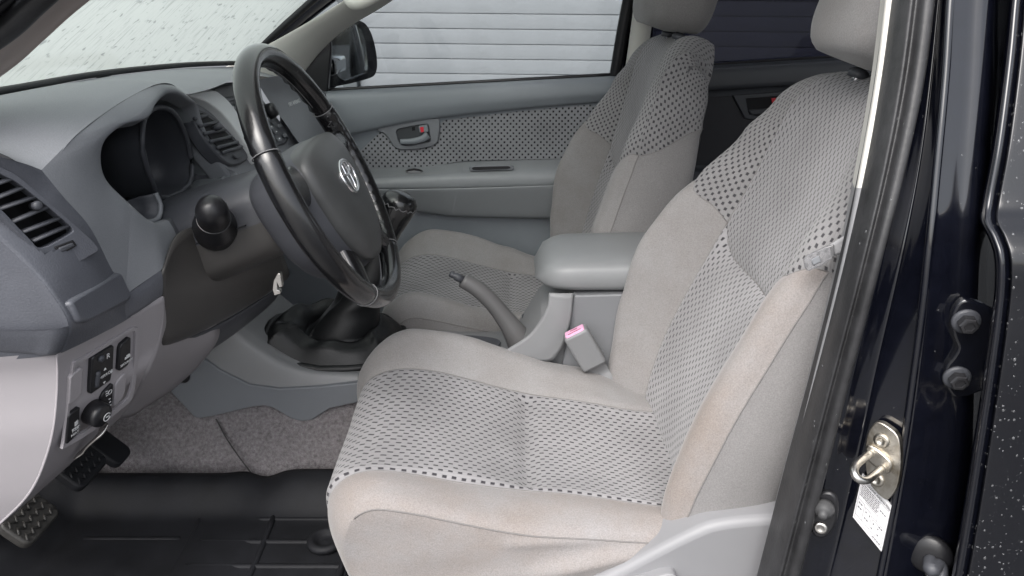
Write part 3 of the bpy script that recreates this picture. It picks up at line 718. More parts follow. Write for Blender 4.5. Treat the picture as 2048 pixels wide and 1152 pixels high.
# ================================================================== DASHBOARD
DB = thing('dashboard', 'grey dashboard with deep empty instrument binnacle and air vents', 'dashboard', (-.6, .75, .4))
O = [(212, 358, .25), (202, 315, .245), (213, 278, .25), (248, 250, .29), (296, 236, .34), (312, 208, .38), (330, 191, .44), (352, 190, .48), (375, 203, .53), (388, 213, .56), (400, 258, .57), (430, 325, .59), (472, 352, .60), (430, 378, .53), (375, 408, .44), (330, 438, .36), (300, 440, .31), (255, 400, .27)]
Q = [(180, 455, .17), (128, 395, .15), (83, 340, .14), (150, 272, .20), (215, 222, .28), (270, 188, .36), (315, 168, .43), (345, 169, .49), (372, 188, .55), (393, 212, .575), (408, 258, .585), (447, 328, .60), (490, 365, .61), (455, 398, .53), (405, 440, .42), (362, 500, .35), (322, 540, .27), (250, 590, .20)]
Ov = [U(*p) for p in O]; Qv = [U(*p) for p in Q]
oc = sum(Ov, Vector()) / len(Ov)
nO = 6
Od = cr(Ov, nO, True); Qd = cr(Qv, 1, True)
# the outer loop keeps its corners: straight segments
Qd = []
for i in range(len(Qv)):
    for k in range(nO): Qd.append(Qv[i].lerp(Qv[(i + 1) % len(Qv)], k / nO))
# smooth the outer loop except at its corners
SH = {2 * nO, 17 * nO, 16 * nO, 9 * nO, 12 * nO}
for _ in range(3):
    Qd = [q if i in SH else (Qd[i - 1] + q * 2 + Qd[(i + 1) % len(Qd)]) / 4 for i, q in enumerate(Qd)]
def ring(i0, i1, name, m, rows):
    idx = [i % len(Od) for i in range(i0, i1 + 1)]
    G = []
    for t, lift in rows:
        G.append([Od[i].lerp(Qd[i], t) + Vector((.9, -.1, .35)).normalized() * lift for i in idx])
    return grid(name, G, m, DB)
hood_rows = [(-.05, -.022), (-.02, -.010), (0, -.003), (.03, .001), (.10, .004), (.35, .005), (.7, .003), (1, 0)]
N_ = len(Od)
ring(-1 * nO, 12 * nO, 'binnacle_hood', GREY, hood_rows)
ring(12 * nO, 15 * nO, 'binnacle_lower_trim', DARKP, hood_rows)
ring(15 * nO, 17 * nO, 'binnacle_corner', GREY, hood_rows)
# recessed bowl
fwd = Vector((-.95, .10, -.12)).normalized()
G = []
for t, s in ((0, .99), (.02, .985), (.06, .95), (.10, .86), (.115, .70), (.12, .4), (.12, .02)):
    G.append([oc + (p - oc) * s + fwd * (t + .012) for p in Od])
grid('binnacle_bowl', G, MIDGREY, DB, cv=True)
# oval gauge shroud inside, with dark face, and two side bowls' rims
def oval(pix, y0, y1, n=1):
    return [U(px, py, y) for px, py, y in pix]
ga = [(305, 262, .37), (312, 228, .40), (335, 212, .45), (365, 222, .49), (388, 265, .53), (400, 320, .55), (396, 368, .53), (345, 395, .44), (325, 365, .40), (308, 310, .37)]
gv = cr([U(*p) + fwd * .016 for p in ga], 5, True)  
tube('gauge_shroud_rim', [gv[i] for i in range(0, len(gv), 2)], .0042, DARKP, DB, n=8, sub=1, closed=True)
gc = sum(gv, Vector()) / len(gv)
grid('gauge_shroud', [[p + (gc - p) * s + fwd * t for p in gv] for s, t in ((.0, .0), (.04, .04), (.10, .075), (.5, .08), (.99, .082))], DARKP, DB, cv=True)
for pts in ([(262, 405, .285), (300, 440, .315), (330, 436, .36), (336, 410, .375), (326, 385, .375)], [(402, 255, .575), (440, 300, .595), (462, 340, .605), (450, 372, .58), (425, 382, .54)]):
    P = [U(*p) + fwd * .012 for p in pts]
    tube('bowl_rim', P, .0038, GREY, DB, n=8)
    cP = cr(P, 6); cc = sum(cP, Vector()) / len(cP)
    grid('side_bowl', [[p + (cc - p) * s + fwd * t for p in cP] for s, t in ((0, 0), (.08, .025), (.25, .045), (.6, .05))], DARKP, DB, solid=.002)
# ---- top pad from windscreen to crease
crease = [U(-70, 300, .06), U(0, 306, .085), Qv[2], Qv[3], Qv[4], Qv[5], Qv[6], Qv[7], Qv[8], U(425, 176, .63), U(468, 160, .74), U(520, 152, .95), U(575, 165, 1.18), U(640, 196, 1.46)]
base = [Vector(p) for p in ((-.68, .06, .815), (-.71, .12, .826), (-.72, .17, .825), (-.735, .24, .822), (-.75, .32, .820), (-.762, .40, .818), (-.772, .48, .816), (-.778, .54, .815), (-.783, .60, .814), (-.79, .68, .812), (-.797, .80, .810), (-.795, .98, .804), (-.783, 1.18, .796), (-.745, 1.47, .778))]
C = [[], [], [], [], []]
for a, b in zip(base, crease):
    for k, (t, h) in enumerate(((0, 0), (.3, .008), (.62, .011), (.88, .006), (1, 0))):
        C[k].append(a.lerp(b, t) + Vector((.3, 0, 1)).normalized() * h)
loft('top_pad', C, GREY, DB, 5, 5)
# ---- near vent facet
near = [U(-70, 300, .06), U(-60, 420, .06), U(0, 480, .065), U(62, 540, .07), U(105, 592, .072), U(137, 652, .075), U(122, 706, .085)]
inn = [Qv[2] + Vector((-.0, .0, .0)), Qv[2].lerp(Qv[1], .5), Qv[1], Qv[0], Qv[0].lerp(Qv[17], .5), Qv[17], U(258, 636, .20)]
inn = [U(0, 306, .085).lerp(Qv[2], 1), Qv[2].lerp(Qv[1], .5), Qv[1], Qv[0], Qv[0].lerp(Qv[17], .55), Qv[17], U(262, 634, .205)]
C = []
for a, b in zip(near, inn):
    C.append([a.lerp(b, t) + Vector((.9, -.3, .25)).normalized() * h for t, h in ((0, 0), (.06, .003), (.3, .006), (.7, .006), (1, 0))])
G = skin(C, 14, 12)
def near_pt(x, y): return min((v for r in G for v in r), key=lambda v: (pix(v)[0] - x) ** 2 + (pix(v)[1] - y) ** 2)
facet = plane(near_pt(20, 350), near_pt(170, 490), near_pt(30, 450))
VOPEN = [(-50, 325), (0, 344), (38, 366), (126, 440), (160, 468), (150, 484), (90, 508), (52, 484), (0, 430), (-50, 390)]
grid('vent_facet', G, DUST, DB, drop=lambda c: inside(pix(c), VOPEN))
# bottom lip of the pad
lip = [U(-40, 704, .078), U(60, 708, .08), U(112, 710, .085), U(190, 668, .15), U(262, 634, .205), U(322, 594, .27)]
lipu = [U(-40, 660, .06), U(60, 662, .066), U(137, 652, .075), U(200, 612, .145), U(250, 590, .20), U(322, 540, .27)]
C = [[a.lerp(b, t) + Vector((.8, -.3, -.1)).normalized() * h for a, b in zip(lipu, lip)] for t, h in ((0, 0), (.3, .003), (.75, .003), (1, -.002), (1.06, -.03))]
loft('pad_lip', C, DUST, DB, 3, 4)
# end cap facing the door opening
ec_ = [U(-70, 300, .06), U(-60, 420, .06), U(0, 480, .065), U(62, 540, .07), U(105, 592, .072), U(137, 652, .075), U(112, 710, .085)]
C = [[p + Vector((-t * .22, -.004 * math.sin(t * 3.1), -t * .02)) for p in ec_] for t in (0, .08, .4, 1.0)]
loft('end_cap', C, DUST, DB, 3, 4)
# vent in the facet: frame, throat blackened for shade, slats, thumb knob, wheel
vo = [(-45, 318), (0, 338), (40, 362), (140, 448), (186, 492), (180, 508), (103, 541), (60, 500), (0, 436), (-45, 395)]
vi = [(-40, 334), (0, 352), (36, 372), (110, 432), (138, 458), (130, 470), (76, 496), (50, 476), (0, 424), (-40, 385)]
P_o = cr([UP(*p, facet) for p in vo], 4, True); P_i = cr([UP(*p, facet) for p in vi], 4, True)
vent = prism('vent_frame', P_o, facet[1], .006, .006, DUST, DB, bev=.003, hole=P_i)
th_ = [p - facet[1] * .004 for p in P_i]; tc_ = sum(th_, Vector()) / len(th_)
grid('vent_throat', [[p + (tc_ - p) * s - facet[1] * t for p in th_] for s, t in ((-.03, .0), (0, .03), (.3, .035), (.98, .035))], VOID, vent, cv=True)
for a, b in (((-20, 372), (24, 356)), ((-20, 400), (50, 372)), ((-5, 418), (72, 392)), ((20, 444), (92, 414)), ((42, 464), (116, 436)), ((62, 482), (132, 452))):
    A, B = UP(*a, facet), UP(*b, facet)
    tube('slat', [A, B], .0034, DARKP, vent, n=8, sub=1, sec=[(1.0, .35), (.0, .7), (-1.6, .35), (-1.6, -.3), (0, -.5), (1, -.3)])
ka = UP(66, 412, facet); lathe('vent_knob', ka - facet[1] * .002, facet[1], [(0, .004), (.008, .0052), (.011, .0052), (.013, .003)], DARKP, vent, n=14)
pplate('thumbwheel_slot', [(100, 494), (138, 480), (146, 492), (112, 512)], facet, .0075, .0, BLACKP, vent, bev=.001)
pplate('thumbwheel', [(106, 496), (136, 485), (141, 493), (112, 507)], facet, .009, .0, DARKP, vent, bev=.002)
# drawer-like lid below the vent
lidp = plane(near_pt(142, 612), near_pt(240, 562), near_pt(215, 628))
pplate('coin_lid', [(131, 606), (140, 597), (228, 546), (236, 548), (256, 592), (250, 604), (170, 645), (152, 646)], lidp, .006, .01, DUST, DB, bev=.004)
# ---- centre stack
cs = plane(U(400, 215, .60), U(580, 275, .98), U(500, 350, .65))
def cplate(name, pix, out, back, m, parent=None, **kw): return pplate(name, pix, cs, out, back, m, parent or DB, **kw)
st = cplate('centre_stack', [(392, 206), (425, 176), (468, 158), (505, 155), (590, 262), (612, 300), (585, 345), (500, 380), (478, 350), (430, 290)], -.012, .05, GREY, bev=.006)
cplate('display_recess', [(428, 186), (440, 172), (468, 166), (486, 165), (500, 186), (455, 192)], -.008, .0, BLACKP, bev=.002)
cplate('silver_arc', [(376, 190), (420, 181), (440, 190), (462, 212), (484, 248), (505, 296), (515, 325), (496, 300), (470, 262), (440, 226), (408, 203)], .003, .02, SILVER, bev=.004, curve=3)
cv_ = cplate('centre_vent_frame', [(388, 214), (408, 216), (438, 234), (470, 266), (498, 300), (500, 318), (470, 328), (440, 305), (408, 262)], -.006, .03, DARKP, bev=.003, curve=3)
cplate('vent_throat', [(392, 222), (410, 224), (436, 242), (466, 272), (484, 292), (450, 304), (424, 272), (404, 244)], -.0045, .0, VOID, cv_)
for a, b in (((392, 236), (416, 229)), ((402, 251), (436, 243)), ((412, 266), (452, 258)), ((424, 282), (466, 272)), ((438, 294), (478, 283)), ((449, 304), (486, 292))):
    A, B = UP(*a, cs) - cs[1] * .003, UP(*b, cs) - cs[1] * .003
    tube('slat', [A, B], .0032, DARKP, cv_, n=8, sub=1)
lathe('vent_knob', UP(430, 257, cs) - cs[1] * .004, cs[1], [(0, .004), (.010, .0060), (.015, .0060), (.017, .004)], DARKP, cv_, n=16)
cplate('thumbwheel', [(468, 309), (482, 304), (490, 309), (476, 317)], -.001, .0, DARKP, cv_, bev=.0015)
# radio behind the rim
rad = cplate('radio', [(455, 202), (478, 194), (520, 205), (552, 245), (585, 272), (578, 284), (540, 298), (500, 262), (470, 225)], -.008, .02, DARKP, bev=.003)
for k, (x, y) in enumerate([(462, 204), (470, 213), (478, 205), (527, 208), (532, 216), (538, 236), (552, 243), (546, 252), (563, 249), (556, 262), (574, 268), (562, 276), (548, 286), (530, 228), (545, 268)]):
    cplate('radio_button', [(x - 5, y - 1), (x + 2, y - 4), (x + 6, y + 2), (x - 1, y + 5)], -.0045, .004, GREY if k % 3 else DARKP, rad, bev=.0012)
    if k % 2: cplate('button_mark', [(x - 1, y - 1), (x + 1, y - 2), (x + 2, y), (x, y + 1)], -.004, .0, WHITE, rad)
lathe('volume_knob', UP(541, 222, cs) - cs[1] * .006, cs[1], [(0, .017), (.012, .016), (.018, .014), (.02, .006)], BLACKP, rad, n=20)
# lower stack and passenger side of the dash
C = [[U(512, 160, .93), U(560, 152, 1.02), U(610, 160, 1.2), U(652, 186, 1.46)],
     [U(540, 205, .97), U(575, 192, 1.06), U(625, 205, 1.24), U(655, 215, 1.47)],
     [U(585, 268, .99), U(612, 250, 1.08), U(640, 245, 1.26), U(660, 250, 1.48)],
     [U(618, 330, 1.0), U(640, 320, 1.1), U(660, 310, 1.28), U(672, 300, 1.48)],
     [U(610, 470, 1.0), U(640, 450, 1.1), U(668, 420, 1.28), U(690, 400, 1.48)]]
loft('passenger_dash', C, GREY, DB, 5, 5)
at_ = U(584, 206, 1.06); text('airbag_lettering', 'SRS AIRBAG', UP(586, 206, plane(C[1][0], C[1][1], C[2][1])), C[1][1] - C[1][0], Vector((-.2, 0, 1)), .012, SILVER, DB, lift=.004)
# under-dash block, coloured near-black for the shade there
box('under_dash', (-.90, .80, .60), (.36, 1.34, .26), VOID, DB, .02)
# ---- lower driver-side panel with its switches
sp_ = plane(Vector((-.534, .09, .562)), Vector((-.49, .27, .56)), Vector((-.567, .095, .452)))
def S(x, y): return UP(x, y, sp_)
LP = thing('switch_panel', 'warm grey lower dash panel with black rocker switches beside the door', 'panel', (-.55, .2, .3))
ridge = [U(110, 704, .085), S(112, 745), S(110, 800), S(104, 855), U(92, 905, .10), U(70, 962, .105), U(40, 1005, .11), U(-20, 1062, .12)]
top = [U(110, 704, .085), S(180, 668), S(255, 632), S(321, 592)]
right = [S(321, 592), S(320, 640), S(308, 692), S(285, 745), U(262, 795, .33), U(235, 835, .36), U(215, 850, .38), U(200, 862, .38)]
rows = []
for i in range(8):
    a, b = ridge[i], right[i]
    rows.append([a.lerp(b, t) + sp_[1] * (.004 * math.sin(t * math.pi) if i > 3 else 0) for t in (0, .03, .25, .5, .75, .97, 1)])
fr_ = loft('panel_face', rows, PANEL, LP, 4, 3, solid=.003)
lf = [[p + Vector((-t * .20, -.012 * math.sin(t * 1.6), -.012 * t)) for p in ridge] for t in (0, .05, .4, 1.0)]
loft('panel_side', lf, PANEL, LP, 3, 4)
# right-hand return and lower lip running to the console
C = [[S(321, 592), S(320, 640), S(308, 692), S(285, 745), U(262, 795, .33), U(235, 835, .36)],
     [U(330, 600, .30), U(335, 650, .31), U(330, 705, .33), U(318, 748, .37), U(295, 790, .40), U(262, 830, .42)],
     [U(352, 640, .38), U(372, 672, .40), U(372, 700, .41), U(362, 735, .44), U(338, 770, .46), U(300, 805, .48)],
     [U(420, 640, .46), U(436, 655, .48), U(432, 680, .49), U(410, 712, .52), U(380, 745, .54), U(340, 780, .55)]]
loft('panel_return', C, PANEL, LP, 4, 4, solid=.003)
sp_ = (sp_[0] + sp_[1] * .0035, sp_[1])
# recessed switch field: raised border around it
fo = [(146, 722), (166, 712), (255, 658), (266, 655), (275, 664), (268, 760), (262, 790), (250, 808), (180, 862), (130, 892), (121, 896), (124, 880), (140, 745)]
fi = [(150, 728), (168, 718), (254, 665), (262, 662), (268, 669), (262, 758), (256, 786), (245, 802), (178, 853), (133, 882), (127, 884), (129, 876), (144, 748)]
prism('field_border', cr([S(*p) for p in fo], 3, True), sp_[1], .003, .001, PANEL, LP, bev=.0015, hole=cr([S(*p) for p in fi], 3, True))
def sw(name, pix, h, m=BLACKP, b=.0015, label=None, parent=LP):
    o = pplate(name, pix, sp_, h, .002, m, parent, bev=b)
    if label: o['label'] = label
    return o
m1 = sw('mirror_switch', [(182, 710), (218, 688), (222, 690), (220, 735), (215, 758), (176, 786), (174, 782), (178, 716)], .005, label='black mirror adjusting switch')
s1 = sw('security_switch', [(237, 687), (253, 673), (256, 673), (255, 715), (250, 728), (234, 740), (231, 738), (234, 695)], .005)
h1 = sw('power_heat_switch', [(134, 826), (150, 813), (154, 812), (152, 850), (147, 868), (128, 886), (126, 884), (130, 834)], .005)
sw('blank_cover', [(139, 748), (156, 734), (161, 734), (159, 780), (154, 792), (136, 806), (133, 806), (135, 755)], .004, PANEL)
sw('blank_cover', [(230, 762), (244, 745), (248, 745), (246, 780), (242, 790), (228, 810), (223, 811), (226, 770)], .004, PANEL)
l1 = sw('headlamp_level_switch', [(201, 783), (218, 765), (221, 766), (219, 800), (214, 814), (197, 833), (195, 832), (197, 792)], .005)
kb = lathe('round_button', S(182, 822), sp_[1], [(0, .017), (.016, .0165), (.019, .015), (.020, .004)], BLACKP, LP, n=24)
# printed marks
ax_ = (S(215, 700) - S(185, 719)).normalized(); ay_ = (S(200, 690) - S(198, 780)).normalized()
if ax_.cross(ay_).dot(sp_[1]) < 0: pass
text('lettering', 'R', S(209, 709), ax_, ay_, .011, WHITE, m1, lift=.0056)
text('lettering', 'MIRROR', S(205, 746), ax_, ay_, .0066, WHITE, m1, lift=.0056)
text('lettering', 'SECURITY', S(246, 722), ax_, ay_, .0052, WHITE, s1, lift=.0056)
text('lettering', 'PWR', S(144, 856), ax_, ay_, .0052, WHITE, h1, lift=.0056)
text('lettering', 'HEAT', S(142.5, 864), ax_, ay_, .0052, WHITE, h1, lift=.0056)
def mark(name, pts, parent, hgt=.0058):
    return prism(name, [p + sp_[1] * (hgt - .0003) for p in pts], sp_[1], .0003, .0003, WHITE, parent, smooth=False)
def around(c, r0, r1, a0, a1, n=16):
    o_ = S(*c); P = []
    for k in range(n + 1): a = R(lerp(a0, a1, k / n)); P.append(o_ + ax_ * (r1 * math.cos(a)) + ay_ * (r1 * math.sin(a)))
    for k in range(n, -1, -1): a = R(lerp(a0, a1, k / n)); P.append(o_ + ax_ * (r0 * math.cos(a)) + ay_ * (r0 * math.sin(a)))
    return P
def tri(c, dx, dy, s=.0022):
    o_ = S(*c); d = (ax_ * dx + ay_ * dy); e = (ax_ * -dy + ay_ * dx); return [o_ + d * s, o_ - d * s * .6 + e * s, o_ - d * s * .6 - e * s]
for c, dx, dy in (((203, 735), 0, 1), ((201, 762), 0, -1), ((216, 740), 1, 0), ((190, 756), -1, 0)): mark('arrow_mark', tri(c, dx, dy), m1)
def bar(c, hw, hh): o_ = S(*c); return [o_ - ax_ * hw - ay_ * hh, o_ + ax_ * hw - ay_ * hh, o_ + ax_ * hw + ay_ * hh, o_ - ax_ * hw + ay_ * hh]
for c in ((143, 845), (145.5, 843), (148, 841)): mark('heat_mark', bar(c, .0005, .0035), h1)
mark('heat_mark', bar((144, 852), .006, .0004), h1)
mark('car_mark', bar((248, 711), .005, .0016), s1); mark('car_mark', bar((249, 708), .0028, .0016), s1)
mark('lamp_mark', around((213, 781), .0028, .0036, 100, 440), l1)
for c in ((206, 780), (206.5, 784), (207, 788)): mark('lamp_mark', bar(c, .0018, .0004), l1)
for c in ((212, 795), (213, 801), (214, 807)): mark('level_mark', bar(c, .0016, .0006), l1)
mark('button_mark', around((186, 822), .0052, .0064, 20, 340), kb, .0215); mark('button_mark', bar((187, 821), .003, .0006), kb, .0215)
# mirror joystick and toggle on the mirror switch
lathe('toggle', S(195, 714), sp_[1], [(.004, .005), (.008, .0042), (.0085, .001)], DARKP, m1, n=14)
tube('toggle_ridge', [S(189, 740) + sp_[1] * .005, S(186, 770) + sp_[1] * .005], .0035, DARKP, m1, n=10)
# fuse-lid strip below the switches (pale metal edge) and bonnet catch recess
tube('steel_strip', [U(215, 846, .20), U(196, 872, .19), U(170, 898, .19), U(148, 918, .18)], [.004, .008, .007, .002], ZINC, LP, n=10, sec=[(1, .2), (0, .35), (-1, .2), (-1, -.2), (1, -.2)])
# ---- dark knee cover around the column
KN = [[U(322, 545, .27), U(352, 470, .33), U(405, 452, .39), U(490, 452, .47), U(560, 500, .57)],
      [U(320, 592, .275), U(372, 560, .33), U(440, 535, .40), U(515, 530, .48), U(572, 534, .58)],
      [U(318, 648, .285), U(385, 615, .35), U(455, 582, .42), U(522, 560, .50), U(576, 548, .59)],
      [U(317, 690, .295), U(380, 668, .37), U(450, 632, .45), U(520, 592, .53), U(572, 556, .60)],
      [U(320, 690, .36), U(385, 660, .44), U(450, 625, .51), U(518, 588, .58), U(572, 556, .64)]]
loft('knee_cover', KN, BROWN, DB, 5, 5, solid=.003)
C = [[U(317, 692, .33), U(380, 672, .41), U(450, 640, .49), U(520, 598, .56), U(565, 570, .63)],
     [U(335, 720, .38), U(392, 694, .45), U(460, 655, .52), U(523, 610, .59), U(556, 585, .65)],
     [U(332, 748, .44), U(388, 716, .51), U(458, 672, .58), U(522, 622, .64), U(548, 598, .69)]]
loft('knee_lower', C, DARKP, DB, 4, 4, solid=.003)
# ---- column shroud
SC_ = thing('column_shroud', 'charcoal steering column shroud with stalk, between dashboard and wheel', 'steering column', (-.45, .44, .6))
ax0, ax1 = Vector((-.56, .45, .575)), WC - WN * .086 - WU * .01
C = []
for t, hw, hh in ((-.1, .085, .075), (.15, .084, .074), (.45, .082, .072), (.75, .078, .068), (.95, .072, .064), (1.0, .06, .054)):
    c = ax0.lerp(ax1, t); d = (ax1 - ax0).normalized(); upn = d.cross(Vector((0, 1, 0))).normalized()
    if upn.z < 0: upn = -upn
    C.append([c + Vector((0, 1, 0)) * (math.copysign(abs(math.cos(a)) ** .62, math.cos(a)) * hw) + upn * (math.copysign(abs(math.sin(a)) ** .62, math.sin(a)) * hh) for a in [2 * math.pi * k / 20 for k in range(20)]])
sh = loft('shroud', [r[0:11] for r in C], DARKP, SC_, 4, 3); loft('shroud_lower', [r[10:] + r[:1] for r in C], BROWN, SC_, 4, 3)
d_ = (ax1 - ax0).normalized(); upn = d_.cross(Vector((0, 1, 0))); upn = upn if upn.z > 0 else -upn
box('shroud_split', (ax0.lerp(ax1, .5) + upn * .004), (.150, .1668, .0016), BLACKP, SC_, 0, rot=Matrix((d_, Vector((0, 1, 0)), upn)).transposed())
sb = U(431, 452, .360); sd_ = (U(420, 405, .285) - sb).normalized()
sk = lathe('stalk', sb - sd_ * .02, sd_, [(0, .032), (.022, .032), (.024, .0315), (.050, .0245), (.053, .0235), (.0535, .0205), (.0555, .0205), (.056, .0228), (.084, .0222), (.097, .0190), (.104, .0125), (.107, .004), (.1075, .001)], BLACKP, SC_, n=32, autos=35)
# ignition catch hanging under the shroud
kk = bpy.data.objects.new('key_bracket', None); link(kk, SC_)
p0 = U(555, 548, .42)
yplate('bracket_plate', [(548, 560), (556, 545), (562, 545), (566, 572), (560, 574), (556, 566), (556, 578), (562, 580), (562, 586), (550, 590), (546, 578)], .40, .004, .006, ZINC, kk, bev=.001)

# ================================================================== CENTRE CONSOLE
CN = thing('centre_console', 'grey centre console with padded armrest box between the front seats', 'console', (-.1, .8, .1))
ST = [(-.86, .52), (-.76, .49), (-.66, .44), (-.59, .375), (-.535, .318), (-.48, .272), (-.42, .245), (-.34, .237), (-.25, .236), (-.15, .232), (-.06, .230), (.0, .232), (.05, .240), (.09, .245)]
rows = [[], [], [], [], [], [], [], [], []]
for x, z in ST:
    fz = max(0, z - .26)
    seamz = pw(x, [(-.86, .40), (-.70, .33), (-.62, .262), (-.55, .214), (-.48, .200), (-.3, .198), (0, .19), (.16, .19)])
    for k, (y, zz) in enumerate(((.662, seamz), (.666, lerp(seamz, z, .45)), (.674, lerp(seamz, z, .84)), (.690, z - .004), (.712, z), (.80, z - .004), (.888, z), (.918, z - .012), (.94, seamz))):
        rows[k].append(Vector((x, y, zz)))
up_ = grid('console_top', skin(rows, 4, 4), CONSOLE, CN)
# lower side panel toward the driver
lo = [(322, 760), (345, 722), (388, 700), (440, 738), (500, 768), (560, 776), (640, 772), (760, 760), (900, 748), (1000, 742), (1060, 740), (1060, 830), (900, 830), (720, 802), (660, 815), (625, 838), (605, 841), (585, 836), (548, 814), (530, 809), (505, 812), (430, 830), (400, 835), (390, 832)]
yplate('side_panel', lo, .660, .004, .012, mat('blue_grey_plastic', (.165, .175, .19), .48, grain=1400, grain_s=.25, var=.05), CN, bev=.002)
lathe('power_socket', U(366, 752, .656), Vector((0, -1, 0)), [(-.002, .0145), (.004, .0145), (.0055, .012), (.003, .0105), (.0005, .009), (.004, .003)], BLACKP, CN, n=22)
# floor of the handbrake well, tray and shallow cubby
well = [UZ(845, 700, .2345), UZ(905, 672, .2345), UZ(985, 676, .2345), UZ(1000, 690, .2345), UZ(960, 715, .2345), UZ(850, 725, .2345)]
prism('well_recess', cr(well, 4, True), Vector((0, 0, 1)), .0012, .002, DARKP, CN, bev=.001)
tray = plane(U(1050, 640, .86), U(1112, 592, .88), U(1105, 640, .80))
pplate('cubby', [(1052, 650), (1075, 615), (1096, 592), (1112, 596), (1112, 630), (1062, 662)], tray, .006, .02, SILLGREY, CN, bev=.004)
pplate('cubby_recess', [(1046, 634), (1060, 626), (1064, 632), (1062, 652), (1052, 656)], tray, .0075, .0, DARKP, CN, bev=.001)
# armrest box
bx = [[], [], [], [], []]
yplate('box_side', [(1148, 590), (1300, 586), (1420, 590), (1420, 800), (1180, 780), (1120, 752), (1130, 700)], .690, .004, .05, mat('box_grey_plastic', (.19, .195, .205), .5, grain=1400, grain_s=.25, var=.05), CN, bev=.003)
# front cheek of the box, swept up from the console
ck = [[U(1004, 704, .672), U(1058, 668, .672), U(1092, 620, .676), U(1098, 585, .684)],
      [U(1040, 720, .668), U(1090, 690, .668), U(1118, 640, .672), U(1122, 586, .682)],
      [U(1105, 720, .670), U(1125, 690, .671), U(1140, 640, .676), U(1146, 586, .684)]]
loft('box_cheek', ck, CONSOLE, CN, 5, 5, solid=.004)
yplate('box_front', [(1090, 588), (1160, 588), (1180, 740), (1010, 715)], .80, .10, .10, CONSOLE, CN, bev=.02)
# padded lid: rounded loaf
G = []
for i in range(25):
    t = i / 24
    xx = lerp(.048, .52, t); s = min(1, (max(0, t) / .16)) if t < .16 else 1
    rnd = math.sqrt(max(0, 1 - (1 - s) ** 2))
    zt = lerp(.424, .470, rnd) + .006 * math.sin(t * 2); zb = lerp(.418, .400, rnd); yc, hw = .802, lerp(.06, .118, rnd)
    row = []
    for k in range(28):
        a = 2 * math.pi * k / 28; c_, s_ = math.cos(a), math.sin(a)
        yy = yc + math.copysign(abs(c_) ** .5, c_) * hw; q = math.copysign(abs(s_) ** .6, s_)
        row.append(Vector((xx, yy, (zt + zb) / 2 + q * (zt - zb) / 2)))
    G.append(row)
grid('armrest_lid', G, mat('armrest_vinyl', (.235, .242, .248), .40, grain=700, grain_s=.3, var=.06, var_s=8), CN, cv=True, cap=True)

# ---- gear lever with leather boot
GL = thing('gear_lever', 'black leather gear lever and gaiter between wheel and console', 'gear lever', (-.39, .8, .24))
bo = [(548, 728, .70), (528, 700, .70), (534, 660, .75), (556, 635, .80), (600, 628, .86), (680, 628, .905), (760, 640, .915), (806, 656, .90), (802, 690, .84), (780, 722, .74), (740, 738, .70), (640, 740, .69)]
ringp = cr([U(*p) for p in bo], 6, True)
for p in ringp: p.z = max(p.z, .236 + max(0, -.44 - p.x) * .62)
tube('gaiter_frame', ringp[::3], .008, BOOTL, GL, n=10, sub=1, closed=True)
b1, b2 = Vector((-.335, .80, .36)), Vector((-.290, .80, .465))
G = []; nn_ = len(ringp); rc = sum(ringp, Vector()) / nn_
for i in range(27):
    t = i / 26; row = []
    for k, p in enumerate(ringp):
        a = 2 * math.pi * k / nn_
        if t < .42:
            q = t / .42
            tgt = Vector((-.385, .80, .262)) + Vector((-.075 * math.cos(a - .0), .072 * math.sin(a), 0))
            tgt = Vector((-.375, .80, .27)) + (p - rc).normalized() * .070
            puff = math.sin(q * math.pi) * .030 + .005 * math.sin(q * math.pi * 3 + .8 * math.sin(a * 2)) * math.sin(q * math.pi)
            v = p.lerp(tgt, q) ; v.z = lerp(p.z, .275, q) + puff * (1 + .30 * math.sin(3 * a + 1) + .16 * math.sin(8 * a) + .10 * math.sin(13 * a + q * 4))
        else:
            q = (t - .42) / .58
            c0 = Vector((-.375, .80, .27)); top_ = Vector((-.272, .80, .470))
            c = c0.lerp(top_, q); r = lerp(.076, .026, q ** .8) * (1 + .05 * math.sin(3 * a + q * 5) + .03 * math.sin(q * 22 + 2 * math.sin(a)))
            dd = (p - rc); dd.z = 0; dd.normalize(); v = c + dd * r; v.z += .008 * math.sin(q * 9 + a)
        row.append(v)
    G.append(row)
grid('gaiter', G, BOOTL, GL, cv=True)
k0 = Vector((-.272, .80, .462)); k1 = U(803, 394, .80)
kd = (k1 - k0).normalized()
knb = lathe('gear_knob', k0, kd, [(-.01, .020), (.02, .0225), (.05, .0265), (.080, .0335), (.100, .0375), (.114, .0365), (.124, .030), (.130, .016), (.1315, .002)], LEATHER, GL, n=28)
ka_, kb_ = frame(kd)
tube('knob_stitch', [k0 + kd * (.104 + .003 * math.sin(i * 2.4)) + (ka_ * math.cos(i / 46 * 6.283) + kb_ * math.sin(i / 46 * 6.283)) * .0378 for i in range(46)], .0011, STITCH, knb, n=5, sub=1, closed=True)
tube('knob_seam', [k0 + kd * s - kb_ * r * -.2 + ka_ * r * 1.0 for s, r in ((.0, .0225), (.03, .025), (.06, .030), (.09, .0365))], .0008, STITCH, knb, n=5)

# ---- handbrake
HB = thing('handbrake_lever', 'grey handbrake lever raised in front of the armrest', 'lever', (-.0, .78, .24))
hy = .775
hp = [U(925, 560, hy), U(955, 578, hy), U(985, 606, hy), U(1012, 640, hy), U(1034, 672, hy), U(1052, 704, hy)]
tube('grip', hp, [.0165, .0175, .0180, .0205, .027, .036], mat('handbrake_plastic', (.125, .123, .124), .42, grain=1200, grain_s=.25), HB, n=18, sub=6)
lathe('release_button', U(914, 554, hy), U(903, 549, hy) - U(925, 560, hy), [(-.014, .0085), (.004, .0085), (.006, .0060), (.010, .0072), (.016, .0068), (.0175, .004)], DARKP, HB, n=16)

